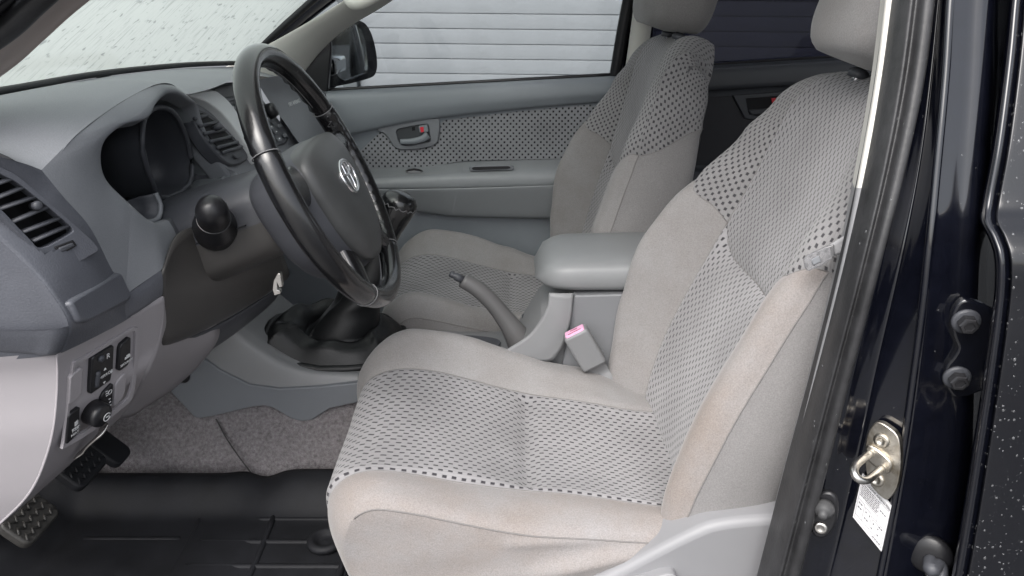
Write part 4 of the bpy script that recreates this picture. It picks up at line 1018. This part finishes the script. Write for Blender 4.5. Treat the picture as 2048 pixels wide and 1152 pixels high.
# ---- buckle
BK = thing('seat_belt_buckle', 'grey seat belt buckle with pink release button beside the driver seat', 'buckle', (.22, .71, .25))
bp0 = plane(U(1160, 690, .65), U(1190, 686, .65), U(1180, 740, .65))
bt = U(1150, 664, .645); bb = U(1188, 728, .650); ud = (bt - bb).normalized(); sd2 = Vector((ud.z, 0, -ud.x))
cen = (bt + bb) / 2
prism('housing', rrect(cen, sd2, ud, .0255, .044, .007, 4), Vector((0, -1, 0)), .016, .016, CONSOLE, BK, bev=.006, bevseg=3)
tn = (ud + Vector((0, -.55, 0))).normalized()
tc0 = cen + ud * .0435 + Vector((0, -.002, 0))
prism('release_button', rrect(tc0, sd2, Vector((0, 1, 0)), .0205, .0115, .004, 4), ud, .0030, .004, PINK, BK, bev=.0012)
bar_ = prism('button_slot', rrect(tc0 + ud * .0032 + Vector((0, -.006, 0)), sd2, Vector((0, 1, 0)), .014, .0009, .0004, 2), ud, .0003, .0003, mat('dull_red', (.30, .08, .10), .5), BK)
text('lettering', 'PRESS', tc0 + ud * .0032 + Vector((0, .003, 0)), sd2, Vector((0, 1, 0)), .006, MATS['dull_red'], BK)
C = [[cen - ud * s + sd2 * x + Vector((0, -.008 * math.sin(s * 70), 0)) for x in (-.020, -.012, .0, .012, .020)] for s in (.040, .055, .072, .09, .12)]
loft('strap', C, CONSOLE, BK, 4, 3, solid=.004, solid_off=0)

tube('carpet_seam', [U(432, 838, .655), U(455, 880, .632), U(490, 930, .60), U(535, 988, .578)], .0015, mat('carpet_edge', (.05, .047, .048), .95), fl, n=6)
# ================================================================== FLOOR MAT + PEDALS
MT = thing('floor_mat', 'black ribbed rubber floor mat in the driver footwell', 'mat', (-.5, .35, 0))
G = []; NX, NY = 64, 48
for i in range(NX + 1):
    x = lerp(-1.02, -.14, i / NX); row = []
    for j in range(NY + 1):
        y = lerp(.125, .572, j / NY)
        z = .008 + pw(-x, [(.84, 0), (.90, .035), (1.02, .16)])
        rim = sm(.485, .560, y) ** 1.3 * .052 * (1 - .35 * math.exp(-((x + .50) / .035) ** 2)) + sm(.165, .145, y) * .03
        z += rim
        # bulge moulded round the tunnel
        yy = y + (.018 * sm(-.58, -.53, x) * sm(.5, .6, y))
        # shallow sunken field
        fld = sm(-.50, -.485, x) * sm(.20, .21, y) * sm(.53, .52, y)
        z -= .004 * fld
        if x < -.86: z += .006 * max(0, math.sin((y - .14) * 62)) * sm(.15, .2, y) * sm(.56, .5, y) * sm(-.88, -.91, x)
        z += .004 * math.exp(-((x + .86 + .16 * (y - .4)) / .008) ** 2)
        row.append(Vector((x, yy, z)))
    G.append(row)
grid('tray', G, RUBBER, MT, solid=.004)
for k in range(5):
    y = .24 + k * .065
    tube('rib', [(-.58 + .0 * k, y, .007), (-.30, y, .006), (-.17, y, .006)], .0060, RUBBER, MT, n=8, sub=3)
for x in (-.60, -.46):
    tube('rib', [(x, .20, .007), (x, .38, .007), (x - .005, .515, .008)], .0060, RUBBER, MT, n=8, sub=3)
for k in range(3):
    tube('rib', [(-.80, .22 + k * .11, .008), (-.70, .22 + k * .11, .008), (-.62, .22 + k * .11, .008)], .0060, RUBBER, MT, n=8, sub=3)
gr = UZ(652, 1085, .012)
lathe('mat_fastener', gr, Vector((0, 0, 1)), [(0, .034), (.008, .034), (.012, .029), (.011, .022), (.004, .017), (.002, .008), (.004, .002)], RUBBER, MT, n=24)
WORN = mat('worn_pedal_rubber', (.042, .040, .037), .5, grain=120, grain_s=.5, var=.8, var_s=45, col2=(.018, .017, .016))
def pedal(name, label, c, hw, hh, m, chev, n=Vector((.72, -.05, .69))):
    n = n.normalized(); T = thing(name, label, 'pedal', c, 'foot pedals')
    ay = Vector((0, 1, 0)); ax = ay.cross(n).normalized(); ax = ax if ax.z > 0 else -ax
    prism('pad', rrect(c, ay, ax, hw, hh, .016, 5), n, .010, .008, m, T, bev=.004, bevseg=3)
    if chev:
        for i in range(-2, 3):
            for j in range(-1, 2):
                o_ = c + ay * (i * hw * .36) + ax * (j * hh * .5) + n * .010
                tube('tread', [o_ - ay * .007 - ax * .005, o_ + ax * .003, o_ + ay * .007 - ax * .005], .0022, m, T, n=6, sub=1)
    tube('arm', [c - n * .012, c - n * .035 + Vector((-.05, 0, .03)), c + Vector((-.16, .0, .16)), c + Vector((-.18, 0, .30))], .011, BLACKP, T, n=8)
pedal('clutch_pedal', 'worn grey clutch pedal nearest the door with chevron tread', U(56, 1040, .275), .044, .030, WORN, True)
pedal('brake_pedal', 'black ribbed brake pedal between the other two pedals', U(158, 932, .405), .046, .032, RUBBER, True)
pedal('accelerator_pedal', 'smooth black accelerator pedal beside the carpeted tunnel', U(210, 893, .53), .028, .045, RUBBER, False)
# ================================================================== FAR FRONT DOOR
FD = thing('far_front_door', 'blue grey passenger door trim with dotted cloth inset and pull handle', 'door', (-.1, 1.5, .3))
xs = [560, 640, 740, 830, 930, 1030, 1130, 1240, 1300]
def line(pts, x):
    for (a, b), (c, d) in zip(pts, pts[1:]):
        if x <= c or (c, d) == pts[-1]: return b + (d - b) * (x - a) / (c - a)
L0 = [(560, 186), (680, 180), (1240, 150)]; L2 = [(560, 262), (690, 240), (900, 216), (1240, 190)]
L3 = [(560, 300), (690, 272), (760, 256), (820, 244), (900, 232), (1060, 215), (1240, 201)]
rows = [[U(x, line(L0, x), 1.535) for x in xs], [U(x, line(L0, x) + 3, 1.505) for x in xs], [U(x, line(L0, x) + 12, 1.478) for x in xs],
        [U(x, (line(L0, x) + line(L3, x)) / 2 + 6, 1.470) for x in xs], [U(x, line(L3, x) - 8, 1.476) for x in xs], [U(x, line(L3, x), 1.484) for x in xs], [U(x, line(L3, x) + 3, 1.496) for x in xs],
        [U(x, 300, 1.500) for x in xs], [U(x, 345, 1.502) for x in xs]]
DOORB = mat('blue_grey_door_plastic', (0.245, 0.268, 0.29), 0.46, grain=1200, grain_s=.25, var=.05)
loft('upper_trim', rows, DOORB, FD, 4, 4)
dp = (Vector((0, 1.497, 0)), Vector((0, -1, 0)))
ins = [(700, 322), (735, 288), (760, 264), (768, 266), (776, 275), (786, 292), (800, 299), (830, 299), (860, 294), (876, 284), (880, 268), (881, 246), (890, 240), (1040, 222), (1180, 209), (1200, 214), (1200, 318), (1130, 318), (1000, 320), (930, 322), (900, 326), (870, 333), (800, 335), (705, 338)]
pplate('cloth_inset', ins, dp, .004, .002, FAB_D, FD, bev=.002)
bz = [(755, 258), (790, 246), (830, 240), (868, 236), (879, 240), (878, 268), (874, 284), (856, 293), (828, 297), (800, 297), (788, 290), (778, 275), (768, 264)]
bzi = [(793, 262), (800, 256), (830, 250), (852, 247), (858, 250), (860, 262), (862, 276), (860, 282), (845, 285), (826, 289), (806, 290), (798, 282), (795, 272)]
hb = prism('handle_bezel', cr([UP(*p, dp) for p in bz], 3, True), dp[1], .010, .004, GREY, FD, bev=.003, hole=cr([UP(*p, dp) for p in bzi], 3, True))
pplate('handle_cup', bzi, dp, .0045, .0, mat('dark_cup', (.05, .055, .06), .5), hb, curve=3)
tube('pull_lever', [UP(802, 282, dp) - dp[1] * -.010, UP(825, 281, dp) + dp[1] * .013, UP(846, 276, dp) + dp[1] * .014, UP(857, 268, dp) + dp[1] * .012], [.0075, .009, .010, .012], DOORB, hb, n=12, sec=[(.9, .5), (.5, .9), (-.5, .9), (-.9, .5), (-.9, -.5), (-.5, -.9), (.5, -.9), (.9, -.5)])
pplate('lock_knob', [(838, 251), (856, 248), (858, 262), (840, 264)], dp, .014, .0, DOORB, hb, bev=.002)
pplate('red_mark', [(841, 253), (848, 252), (849, 262), (843, 263)], dp, .0145, .0, RED, hb)
pplate('screw_recess', [(824, 254), (830, 253), (831, 260), (825, 261)], dp, .0055, .0, VOID, hb)
# armrest: two mouldings meeting at a slanted joint
def arm(name, xsa, mt_):
    T_ = [(600, 342), (870, 334), (925, 326), (1240, 316)]; F_ = [(600, 366), (720, 362), (925, 352), (1240, 342)]; M_ = [(600, 378), (925, 374), (1240, 364)]; B_ = [(600, 412), (800, 420), (900, 431), (960, 435), (1240, 438)]
    sl = lambda x, y: x - (y - 330) * .22 * (1 if 860 < x < 960 else 0)
    rows = []
    for f, y in ((lambda x: line(T_, x) - 4, 1.500), (lambda x: line(T_, x), 1.490), (lambda x: line(T_, x) + 12, 1.450), (lambda x: line(F_, x) - 4, 1.424), (lambda x: line(F_, x) + 6, 1.412), (lambda x: line(M_, x), 1.410), (lambda x: line(M_, x) + 2.5, 1.414), (lambda x: line(M_, x) + 5, 1.411), (lambda x: (line(M_, x) + line(B_, x)) / 2, 1.424), (lambda x: line(B_, x) - 4, 1.440), (lambda x: line(B_, x), 1.452), (lambda x: line(B_, x) + 1, 1.49)):
        rows.append([U(sl(x, f(x)), f(x), y) for x in xsa])
    loft(name, rows, mt_, FD, 3, 4)
arm('armrest_front', [600, 680, 760, 840, 926], mat('door_arm_plastic', (.255, .268, .278), .38, grain=1200, grain_s=.2, var=.05)); arm('armrest_rear', [926.2, 1000, 1080, 1160, 1260], MATS['door_arm_plastic'])
yplate('switch_slot', [(810, 342), (818, 338), (828, 336.5), (838, 338), (846, 342), (838, 344), (820, 344)], 1.459, .003, .004, BLACKP, FD, bev=.001)
yplate('window_switch', [(812, 343.5), (828, 341), (844, 343.5), (838, 346), (818, 346)], 1.456, .003, .002, SILLGREY, FD, bev=.0012)
pg = [(938, 335), (944, 331), (1020, 330), (1028, 333), (1026, 338), (1018, 340), (946, 342), (939, 340)]
pgi = [(944, 336), (948, 334), (1016, 332), (1021, 334), (1020, 336.5), (1014, 338), (948, 340), (945, 339)]
yplate('pull_pocket', pg, 1.431, .004, .006, GREY, FD, bev=.002); yplate('pocket_well', pgi, 1.4265, .0008, .0, BLACKP, FD)
# lower door skin and pocket
rows = [[U(x, 425, 1.485) for x in (560, 800, 1000, 1260)], [U(x, 460, 1.482) for x in (560, 800, 1000, 1260)], [U(x, 560, 1.478) for x in (560, 800, 1000, 1260)], [U(x, 700, 1.48) for x in (560, 800, 1000, 1260)]]
loft('lower_trim', rows, DOORB, FD, 3, 4)
# glass, its black run and the mirror sail
box('glass_pane', (-.08, 1.552, .93), (.98, .004, .56), GLASS, FD, 0)
tube('waist_seal', [U(640, 181, 1.53), U(900, 167, 1.53), U(1250, 148, 1.53)], .0055, BLACKP, FD, n=8)
tube('frame_rear', [U(1229, 160, 1.53), U(1243, 75, 1.51), U(1257, 0, 1.49), U(1272, -80, 1.46)], .017, BLACKP, FD, n=10)
tube('frame_top', [(-.52, 1.50, .98), (-.35, 1.47, 1.10), (-.15, 1.43, 1.20), (.3, 1.41, 1.235)], .022, PAINT, FD, n=10)
yplate('mirror_sail', [(575, 190), (606, 130), (650, 62), (662, 50), (664, 100), (657, 184)], 1.525, .012, .01, BLACKP, FD, bev=.004)
# ---- far centre pillar trim and rear door
bp2 = thing('far_centre_pillar', 'black and cream centre pillar between the far side windows', 'pillar', (.36, 1.48, .7))
tube('painted_pillar', [(.345, 1.55, .0), (.350, 1.55, .6), (.355, 1.54, .80), (.365, 1.50, 1.0), (.38, 1.44, 1.22)], .040, PAINT, bp2, n=12)
tube('pillar_trim', [U(1262, 190, 1.50), U(1276, 100, 1.48), U(1290, 0, 1.455), U(1305, -80, 1.42)], .028, CREAM, bp2, n=12)
RD = thing('far_rear_door', 'far rear door coloured as in shade, with tinted window and dotted inset', 'door', (.8, 1.5, .4))
DKB = mat('shaded_door_plastic', (0.05, 0.054, 0.062), 0.5, grain=1200, grain_s=.2, var=.05)  # door trim plastic darkened; rear-cab shade put into the colour
Lr = [(1240, 146), (1400, 131), (1800, 106)]
xr = [1240, 1400, 1560, 1720, 1900]
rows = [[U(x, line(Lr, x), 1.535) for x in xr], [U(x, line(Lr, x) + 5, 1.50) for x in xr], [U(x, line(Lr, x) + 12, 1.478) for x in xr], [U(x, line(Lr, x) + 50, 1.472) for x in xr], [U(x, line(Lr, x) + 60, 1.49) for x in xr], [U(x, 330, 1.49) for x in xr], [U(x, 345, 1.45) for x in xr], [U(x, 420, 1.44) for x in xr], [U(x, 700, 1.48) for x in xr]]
loft('rear_trim', rows, DKB, RD, 4, 3)
rp = (Vector((0, 1.487, 0)), Vector((0, -1, 0)))
pplate('cloth_inset', [(1385, 200), (1440, 193), (1462, 192), (1475, 215), (1485, 236), (1510, 243), (1700, 235), (1700, 325), (1385, 330)], rp, .004, .0, mat('shaded_door_cloth', (.045, .045, .05), .9, grain=200, grain_s=.3), RD, bev=.002)  # inset cloth colour carries the rear-cab shade too
hb2 = prism('handle_bezel', [UP(*p, rp) for p in ((1464, 190), (1600, 180), (1640, 230), (1520, 242), (1488, 236))], rp[1], .010, .003, DKB, RD, bev=.003, hole=[UP(*p, rp) for p in ((1490, 196), (1575, 190), (1590, 222), (1520, 232), (1496, 228))])
pplate('handle_cup', [(1490, 196), (1575, 190), (1590, 222), (1520, 232), (1496, 228)], rp, .005, .0, VOID, hb2)
pplate('pull_lever', [(1495, 219), (1540, 216), (1560, 214), (1560, 224), (1500, 229)], rp, .012, .0, DKB, hb2, bev=.003)
pplate('red_mark', [(1541, 196), (1549, 195), (1550, 206), (1543, 207)], rp, .012, .0, RED, hb2)
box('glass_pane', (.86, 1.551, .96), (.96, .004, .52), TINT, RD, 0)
tube('waist_seal', [U(1300, 141, 1.53), U(1500, 125, 1.53), U(1800, 107, 1.53)], .006, VOID, RD, n=8)
tube('frame_top', [(.38, 1.42, 1.235), (.9, 1.42, 1.24), (1.35, 1.42, 1.22)], .022, PAINT, RD, n=10)
# ---- far wing mirror outside
WM = thing('wing_mirror', 'black wing mirror with rain drops outside the far window', 'mirror', (-.5, 1.72, .82))
mo = [(657, 60), (668, 44), (700, 40), (722, 44), (736, 60), (746, 90), (751, 125), (748, 145), (738, 155), (700, 166), (670, 172), (657, 174)]
mi = [(658, 66), (668, 52), (698, 47), (714, 50), (722, 66), (730, 100), (731, 140), (722, 148), (688, 160), (674, 156), (664, 132), (658, 110)]
mpl = (U(700, 110, 1.72), Vector((.70, -.71, .03)).normalized())
prism('housing', cr([UP(*p, mpl) for p in mo], 4, True), mpl[1], .010, .07, PAINT, WM, bev=.010, bevseg=3, hole=cr([UP(*p, mpl) for p in mi], 4, True))
G = []
Pm = cr([UP(*p, mpl) for p in mo], 4, True); pc_ = sum(Pm, Vector()) / len(Pm)
grid('shell', [[p + (pc_ - p) * s - mpl[1] * t for p in Pm] for s, t in ((0, .02), (.05, .06), (.25, .10), (.6, .12), (.98, .125))], PAINT, WM, cv=True)
MIRR = mat('mirror_glass', (.62, .65, .68), .02, metal=1.0)
pplate('mirror_glass', mi, mpl, .002, .004, MIRR, WM, curve=4)
box('arm', (-.545, 1.63, .77), (.07, .16, .05), PAINT, WM, .012)

# ================================================================== NEAR CENTRE PILLAR
BP = thing('door_pillar', 'wet black painted door pillar with rubber seal beside the driver seat', 'pillar', (.42, .1, .3))
PR = [(-330, 1820, 1836, 1908, 1922, 1948, 2030, 2046), (-60, 1779, 1795, 1870, 1884, 1910, 1988, 2004), (150, 1753, 1767, 1843, 1862, 1896, 1976, 1996), (330, 1722, 1736, 1804, 1838, 1880, 1964, 1984), (520, 1684, 1694, 1754, 1800, 1863, 1952, 1976), (740, 1630, 1638, 1696, 1748, 1838, 1942, 1968), (960, 1572, 1578, 1642, 1700, 1806, 1925, 1952), (1240, 1498, 1504, 1570, 1630, 1752, 1880, 1905), (1480, 1425, 1431, 1500, 1556, 1690, 1820, 1846)]
def lean(py): return pw(py, [(-330, .13), (-60, .085), (150, .052), (330, .024), (520, .0)])
def col(k, y, dpx=0): return [U(r[k] + dpx, r[0], y + lean(r[0])) for r in PR]
def mixc(a, b, t): return [p.lerp(q, t) for p, q in zip(a, b)]
# trim edge: cream above, grey below
ta, tb_ = col(1, .17, -4), col(1, .125)
tc2 = col(2, .118)
C = [off(ta, .01, .03, 0), ta, mixc(ta, tb_, .4), tb_, tc2]
Gt = skin(C, 3, 8); kcut = 26
grid('cream_trim_edge', [r[:kcut + 1] for r in Gt], CREAM, BP); grid('grey_trim_edge', [r[kcut:] for r in Gt], SILLGREY, BP)
# ribbed rubber seal
a, b = col(2, .115), col(3, .088)
C = [off(a, 0, .02, 0), a, [p + Vector((-.004, -.016, 0)) for p in mixc(a, b, .12)], [p + Vector((-.006, -.026, 0)) for p in mixc(a, b, .32)], [p + Vector((-.003, -.018, 0)) for p in mixc(a, b, .47)], [p + Vector((-.004, -.026, 0)) for p in mixc(a, b, .62)], [p + Vector((0, -.020, 0)) for p in mixc(a, b, .85)], b, off(b, 0, .02, 0)]
sl_ = grid('rubber_seal', skin(C, 4, 8), SEAL, BP)
# painted pillar faces
c3, c4, c5, c6, c7 = col(3, .098), col(4, .100), col(5, .062), col(6, .066), col(7, .115)
C = [off(c3, -.01, .02, 0), c3, mixc(c3, c4, .5), c4, mixc(c4, c5, .12), mixc(c4, c5, .5), mixc(c4, c5, .9), c5, mixc(c5, c6, .08), mixc(c5, c6, .5), c6, c7, off(c7, .02, .05, 0), off(c7, .22, .07, 0)]
pf = grid('painted_face', skin(C, 4, 8), PAINT, BP)
tube('pressed_ridge', [p + Vector((-.002, -.001, 0)) for p in mixc(c4, c5, .93)], .0045, PAINT, BP, n=10)
ridge2 = [U(1740, 440, .098), U(1722, 560, .098), U(1702, 680, .098), U(1690, 760, .097)]
tube('pressed_ridge', ridge2, [.001, .004, .004, .001], PAINT, BP, n=8)
tube('paint_chip', [U(1805, 985, .074), U(1802, 1030, .074), U(1796, 1070, .074), U(1780, 1115, .075)], [.0004, .0013, .0012, .0006], YELL, BP, n=6)
# striker
spn = Vector((-.74, -.67, .04)).normalized(); spl = (U(1772, 930, .066), spn)
sk_ = bpy.data.objects.new('door_striker', None); link(sk_, BP); sk_['label'] = 'worn steel door latch striker'
def K(x, y, h=0): return UP(x, y, spl) + spn * h
plo = [(1738, 868), (1750, 846), (1762, 842), (1778, 850), (1798, 868), (1804, 895), (1804, 935), (1797, 972), (1784, 992), (1775, 996), (1760, 985), (1742, 962), (1735, 935), (1734, 900)]
prism('plate', cr([K(*p) for p in plo], 3, True), spn, .0055, .004, STEEL, sk_, bev=.0012)
prism('raised_boss', cr([K(*p) for p in ((1738, 890), (1750, 886), (1786, 915), (1788, 935), (1776, 942), (1742, 915))], 3, True), spn, .010, .002, STEEL, sk_, bev=.002)
A, B = K(1746, 902, .008), K(1770, 932, .008); AB = (B - A)
tube('latch_loop', [A, A + spn * .025, A + spn * .042 + AB * .05, A + spn * .052 + AB * .32, A + spn * .052 + AB * .68, A + spn * .042 + AB * .95, B + spn * .025, B], .0048, ZINC, sk_, n=14, sub=5)
for x, y in ((1767, 878), (1757, 956)):
    lathe('screw', K(x, y, .0050), spn, [(0, .0095), (.002, .0092), (.0032, .007), (.0034, .0042), (.0018, .0036), (.0016, .001)], STEEL, sk_, n=18)
# sticker
_l = plane(c4[6].lerp(c5[6], .15), c4[6].lerp(c5[6], .85), c4[7].lerp(c5[7], .5)); lpn = _l[1]; lpl = (_l[0] + lpn * .0035, lpn)
lq = [UP(*p, lpl) for p in ((1726, 946), (1784, 1010), (1764, 1101), (1707, 1032))]
lab = prism('loading_label', [p + lpn * .002 for p in lq], lpn, .0008, .002, mat('label_paper', (.74, .73, .74), .5), BP); lab['label'] = 'white printed tyre loading label'
def lab_p(u, v): return lq[0].lerp(lq[1], u).lerp(lq[3].lerp(lq[2], u), v)
INK = mat('label_ink', (.10, .10, .11), .6); INKG = mat('label_ink_grey', (.33, .33, .34), .6)
def ink(u0, v0, u1, v1, m=INK, hh=.0032):
    prism('print_bar', [lab_p(u0, v0) + lpn * hh, lab_p(u1, v0) + lpn * hh, lab_p(u1, v1) + lpn * hh, lab_p(u0, v1) + lpn * hh], lpn, .0001, .0001, m, lab, smooth=False)
for u0, v0, u1, v1 in ((.04, .05, .96, .056), (.04, .944, .96, .95), (.04, .05, .047, .95), (.953, .05, .96, .95), (.26, .50, .267, .86), (.52, .56, .527, .86), (.04, .50, .26, .506), (.26, .44, .68, .446), (.68, .05, .687, .56), (.68, .14, .96, .146), (.52, .56, .96, .566), (.04, .86, .96, .866), (.73, .74, .737, .86)): ink(u0, v0, u1, v1, INKG)
text('lettering', 'TYRE LOADING INFORMATION', lab_p(.50, .095) + lpn * .003, lq[1] - lq[0], lq[0] - lq[3], .0034, INK, lab, lift=.0003)
random.seed(3)
for k in range(7):
    u = .07
    while u < .62:
        l_ = random.uniform(.04, .10); ink(u, .155 + k * .040, min(.66, u + l_), .155 + k * .040 + .016, INK); u += l_ + .015
for k, (u0, v0, n_) in enumerate(((.08, .56, 2), (.08, .66, 2), (.72, .28, 3), (.78, .60, 2), (.32, .74, 2), (.56, .78, 1), (.77, .78, 1), (.66, .90, 4))):
    for q in range(n_): ink(u0 + q * .07, v0, u0 + q * .07 + .05, v0 + .022, INK)
for c in ((.33, .60), (.45, .60), (.60, .66), (.76, .66)): ink(c[0], c[1], c[0] + .03, c[1] + .03, INK)
for u0, v0 in ((.30, .53), (.57, .60)): ink(u0, v0, u0 + .2, v0 + .008, INKG); ink(u0, v0, u0 + .008, v0 + .06, INKG)
# courtesy-light switch: rubber boot on an oval plate with screw
swn = Vector((-.45, -.88, .05)).normalized(); swl = (U(1648, 1020, .082), swn)
dsw = bpy.data.objects.new('courtesy_switch', None); link(dsw, BP)
prism('base_plate', cr([UP(*p, swl) for p in ((1620, 1040), (1622, 1000), (1640, 980), (1664, 980), (1676, 996), (1676, 1030), (1664, 1058), (1646, 1070), (1628, 1064))], 3, True), swn, .008, .002, BLACKP, dsw, bev=.003)
lathe('plunger', UP(1650, 1008, swl) + swn * .008, swn, [(0, .0125), (.006, .0122), (.014, .008), (.016, .0055), (.022, .005), (.0228, .001)], mat('grey_rubber', (.06, .06, .062), .5), dsw, n=22)
lathe('screw', UP(1643, 1048, swl) + swn * .008, swn, [(0, .0085), (.0025, .0082), (.004, .006), (.003, .004), (.002, .001)], ZINC, dsw, n=18)
# rear-door hinge leaf with two bolts
hn = Vector((-.22, -.97, -.12)).normalized(); hl = (U(1930, 690, .060), hn)
hg = bpy.data.objects.new('hinge_leaf', None); link(hg, BP)
ho = [(1926, 594), (1905, 612), (1898, 640), (1905, 670), (1912, 690), (1902, 710), (1888, 728), (1886, 755), (1898, 782), (1915, 790), (1945, 782), (1975, 762), (1990, 690), (1990, 625), (1965, 605)]
prism('leaf', cr([UP(*p, hl) for p in ho], 3, True), hn, .007, .004, PAINT, hg, bev=.003, bevseg=3)
for x, y in ((1928, 636), (1910, 748)):
    c0 = UP(x, y, hl) + hn * .006
    lathe('bolt_washer', c0, hn, [(0, .0150), (.003, .0145), (.0042, .012)], DARKP, hg, n=22)
    lathe('bolt_head', c0 + hn * .004, hn, [(0, .0102), (.009, .0102), (.0105, .0088), (.0108, .006), (.0092, .0052), (.009, .001)], mat('dark_bolt_steel', (.06, .06, .065), .25, metal=0.6), hg, n=6, autos=30)
# door-check grommet low on the pillar
gn = Vector((-.55, -.83, .1)).normalized(); gl_ = (U(1862, 1105, .062), gn)
gm = bpy.data.objects.new('door_check', None); link(gm, BP)
lathe('grommet', UP(1860, 1106, gl_), gn, [(0, .026), (.006, .026), (.010, .022), (.012, .012), (.013, .002)], BLACKP, gm, n=26)
c0 = UP(1862, 1110, gl_) + gn * .010
tube('check_arm', [c0, c0 + gn * .02 + Vector((.004, 0, -.004)), U(1880, 1130, .045), U(1885, 1160, .03)], [.008, .009, .008, .007], DARKP, gm, n=10)
yplate('check_link', [(1852, 1142), (1892, 1140), (1892, 1150), (1852, 1152)], .05, .003, .003, ZINC, gm, bev=.001)

# ================================================================== NEAR REAR DOOR (leading edge and skin)
ND = thing('rear_door', 'closed black rear door with rain drops behind the door pillar', 'door', (.55, 0, .3))
ed_ = [(-330, 2066), (-60, 2026), (120, 2008), (290, 1986), (400, 1966), (440, 1962), (475, 1978), (520, 1990), (600, 1988), (740, 1970), (900, 1946), (1040, 1924), (1240, 1888), (1480, 1840)]
def yo_(py): return pw(py, [(380, .030), (450, .022), (500, .004), (700, -.004), (1240, .0)])
def edc(dpx, dy): return [U(x + dpx, py, yo_(py) + dy + lean(py) * 1.3) for py, x in ed_]
C = [edc(6, .085), edc(0, .050), edc(-2, .022), edc(4, .004), edc(16, -.001), edc(24, .004), edc(29, .007)]
grid('door_edge', skin(C, 4, 5), PAINT, ND)
C = [edc(29, .007), edc(32, .003), edc(44, .001), edc(120, -.004), edc(260, -.006), edc(700, .0)]
skn = grid('outer_skin', skin(C, 4, 5), mat('wet_black_paint', (.006, .0065, .009), .18, coat=.4, grain=3, grain_s=.04), ND)
# rain drops on the skin, pillar and seal
def drops(name, parent, surf, n, r0, r1, seed, flat=.5):
    me = surf.data; rnd = random.Random(seed); V_, F_ = [], []
    polys = [p for p in me.polygons]; 
    acc = []
    tot = 0
    for p in polys: tot += p.area; acc.append(tot)
    import bisect
    M = surf.matrix_world
    for _ in range(n):
        p = polys[bisect.bisect_left(acc, rnd.random() * tot)]
        vs = [me.vertices[i].co for i in p.vertices]; u_, v_ = rnd.random(), rnd.random()
        c = vs[0].lerp(vs[1], u_).lerp(vs[3].lerp(vs[2], u_), v_)
        nrm = p.normal.copy()
        if nrm.dot(CAM - c) < 0: nrm = -nrm
        a, b = frame(nrm); r = lerp(r0, r1, rnd.random() ** 3); el = 1 + rnd.random() * .5
        o_ = len(V_)
        for h, s in ((0, 1.0), (.45, .86), (.8, .5)):
            for k in range(7):
                q = 2 * math.pi * k / 7; V_.append(c + a * (math.cos(q) * r * s) + b * (math.sin(q) * r * s * el) + nrm * (h * r * flat))
        V_.append(c + nrm * (.92 * r * flat)); t_ = len(V_) - 1
        for l in range(2):
            for k in range(7): F_.append((o_ + l * 7 + k, o_ + l * 7 + (k + 1) % 7, o_ + (l + 1) * 7 + (k + 1) % 7, o_ + (l + 1) * 7 + k))
        for k in range(7): F_.append((o_ + 14 + k, o_ + 14 + (k + 1) % 7, t_))
    o = mesh(name, V_, F_, DROP, parent, recalc=False); o['kind'] = 'stuff'; return o
DROP = bpy.data.materials.new('water_drop'); DROP.use_nodes = True; _b = DROP.node_tree.nodes['Principled BSDF']
_b.inputs['Base Color'].default_value = (.9, .92, .95, 1); _b.inputs['Roughness'].default_value = .03; _b.inputs['IOR'].default_value = 1.33; _b.inputs['Transmission Weight'].default_value = .9
drops('rain_drops', ND, skn, 6000, .0003, .0016, 5)
drops('rain_drops', BP, pf, 350, .0002, .0008, 6); drops('rain_drops', BP, sl_, 160, .0004, .0014, 8)
# belt tongue hanging by the seat shoulder
BT = thing('seat_belt_tongue', 'clear plastic and steel belt tongue beside the driver backrest', 'belt tongue', (.37, .19, .62))
CLEAR = bpy.data.materials.new('clear_plastic'); CLEAR.use_nodes = True; _b = CLEAR.node_tree.nodes['Principled BSDF']
_b.inputs['Base Color'].default_value = (.62, .62, .64, 1); _b.inputs['Roughness'].default_value = .12; _b.inputs['Transmission Weight'].default_value = .8
tp = (U(1635, 515, .185), Vector((-.35, -.93, .1)).normalized())
prism('tongue_plate', [UP(*p, tp) for p in ((1606, 519), (1612, 511), (1650, 493), (1668, 488), (1670, 512), (1640, 532), (1616, 542), (1610, 536))], tp[1], .003, .003, CLEAR, BT, bev=.0015)
prism('latch_window', [UP(*p, tp) for p in ((1622, 518), (1638, 510), (1642, 522), (1626, 530))], tp[1], .0045, .0, GREY, BT, bev=.001)
C = [[UP(1660, 490, tp) + Vector((x, y, z)) for x, y, z in ((.0, 0, 0), (.02, .004, .012), (.06, .02, .03))], [UP(1664, 514, tp) + Vector((x, y, z)) for x, y, z in ((.0, 0, 0), (.02, .004, .006), (.06, .02, .016))]]
loft('webbing', C, mat('grey_webbing', (.33, .33, .34), .8, grain=600, grain_s=.5), BT, 4, 4, solid=.0015)
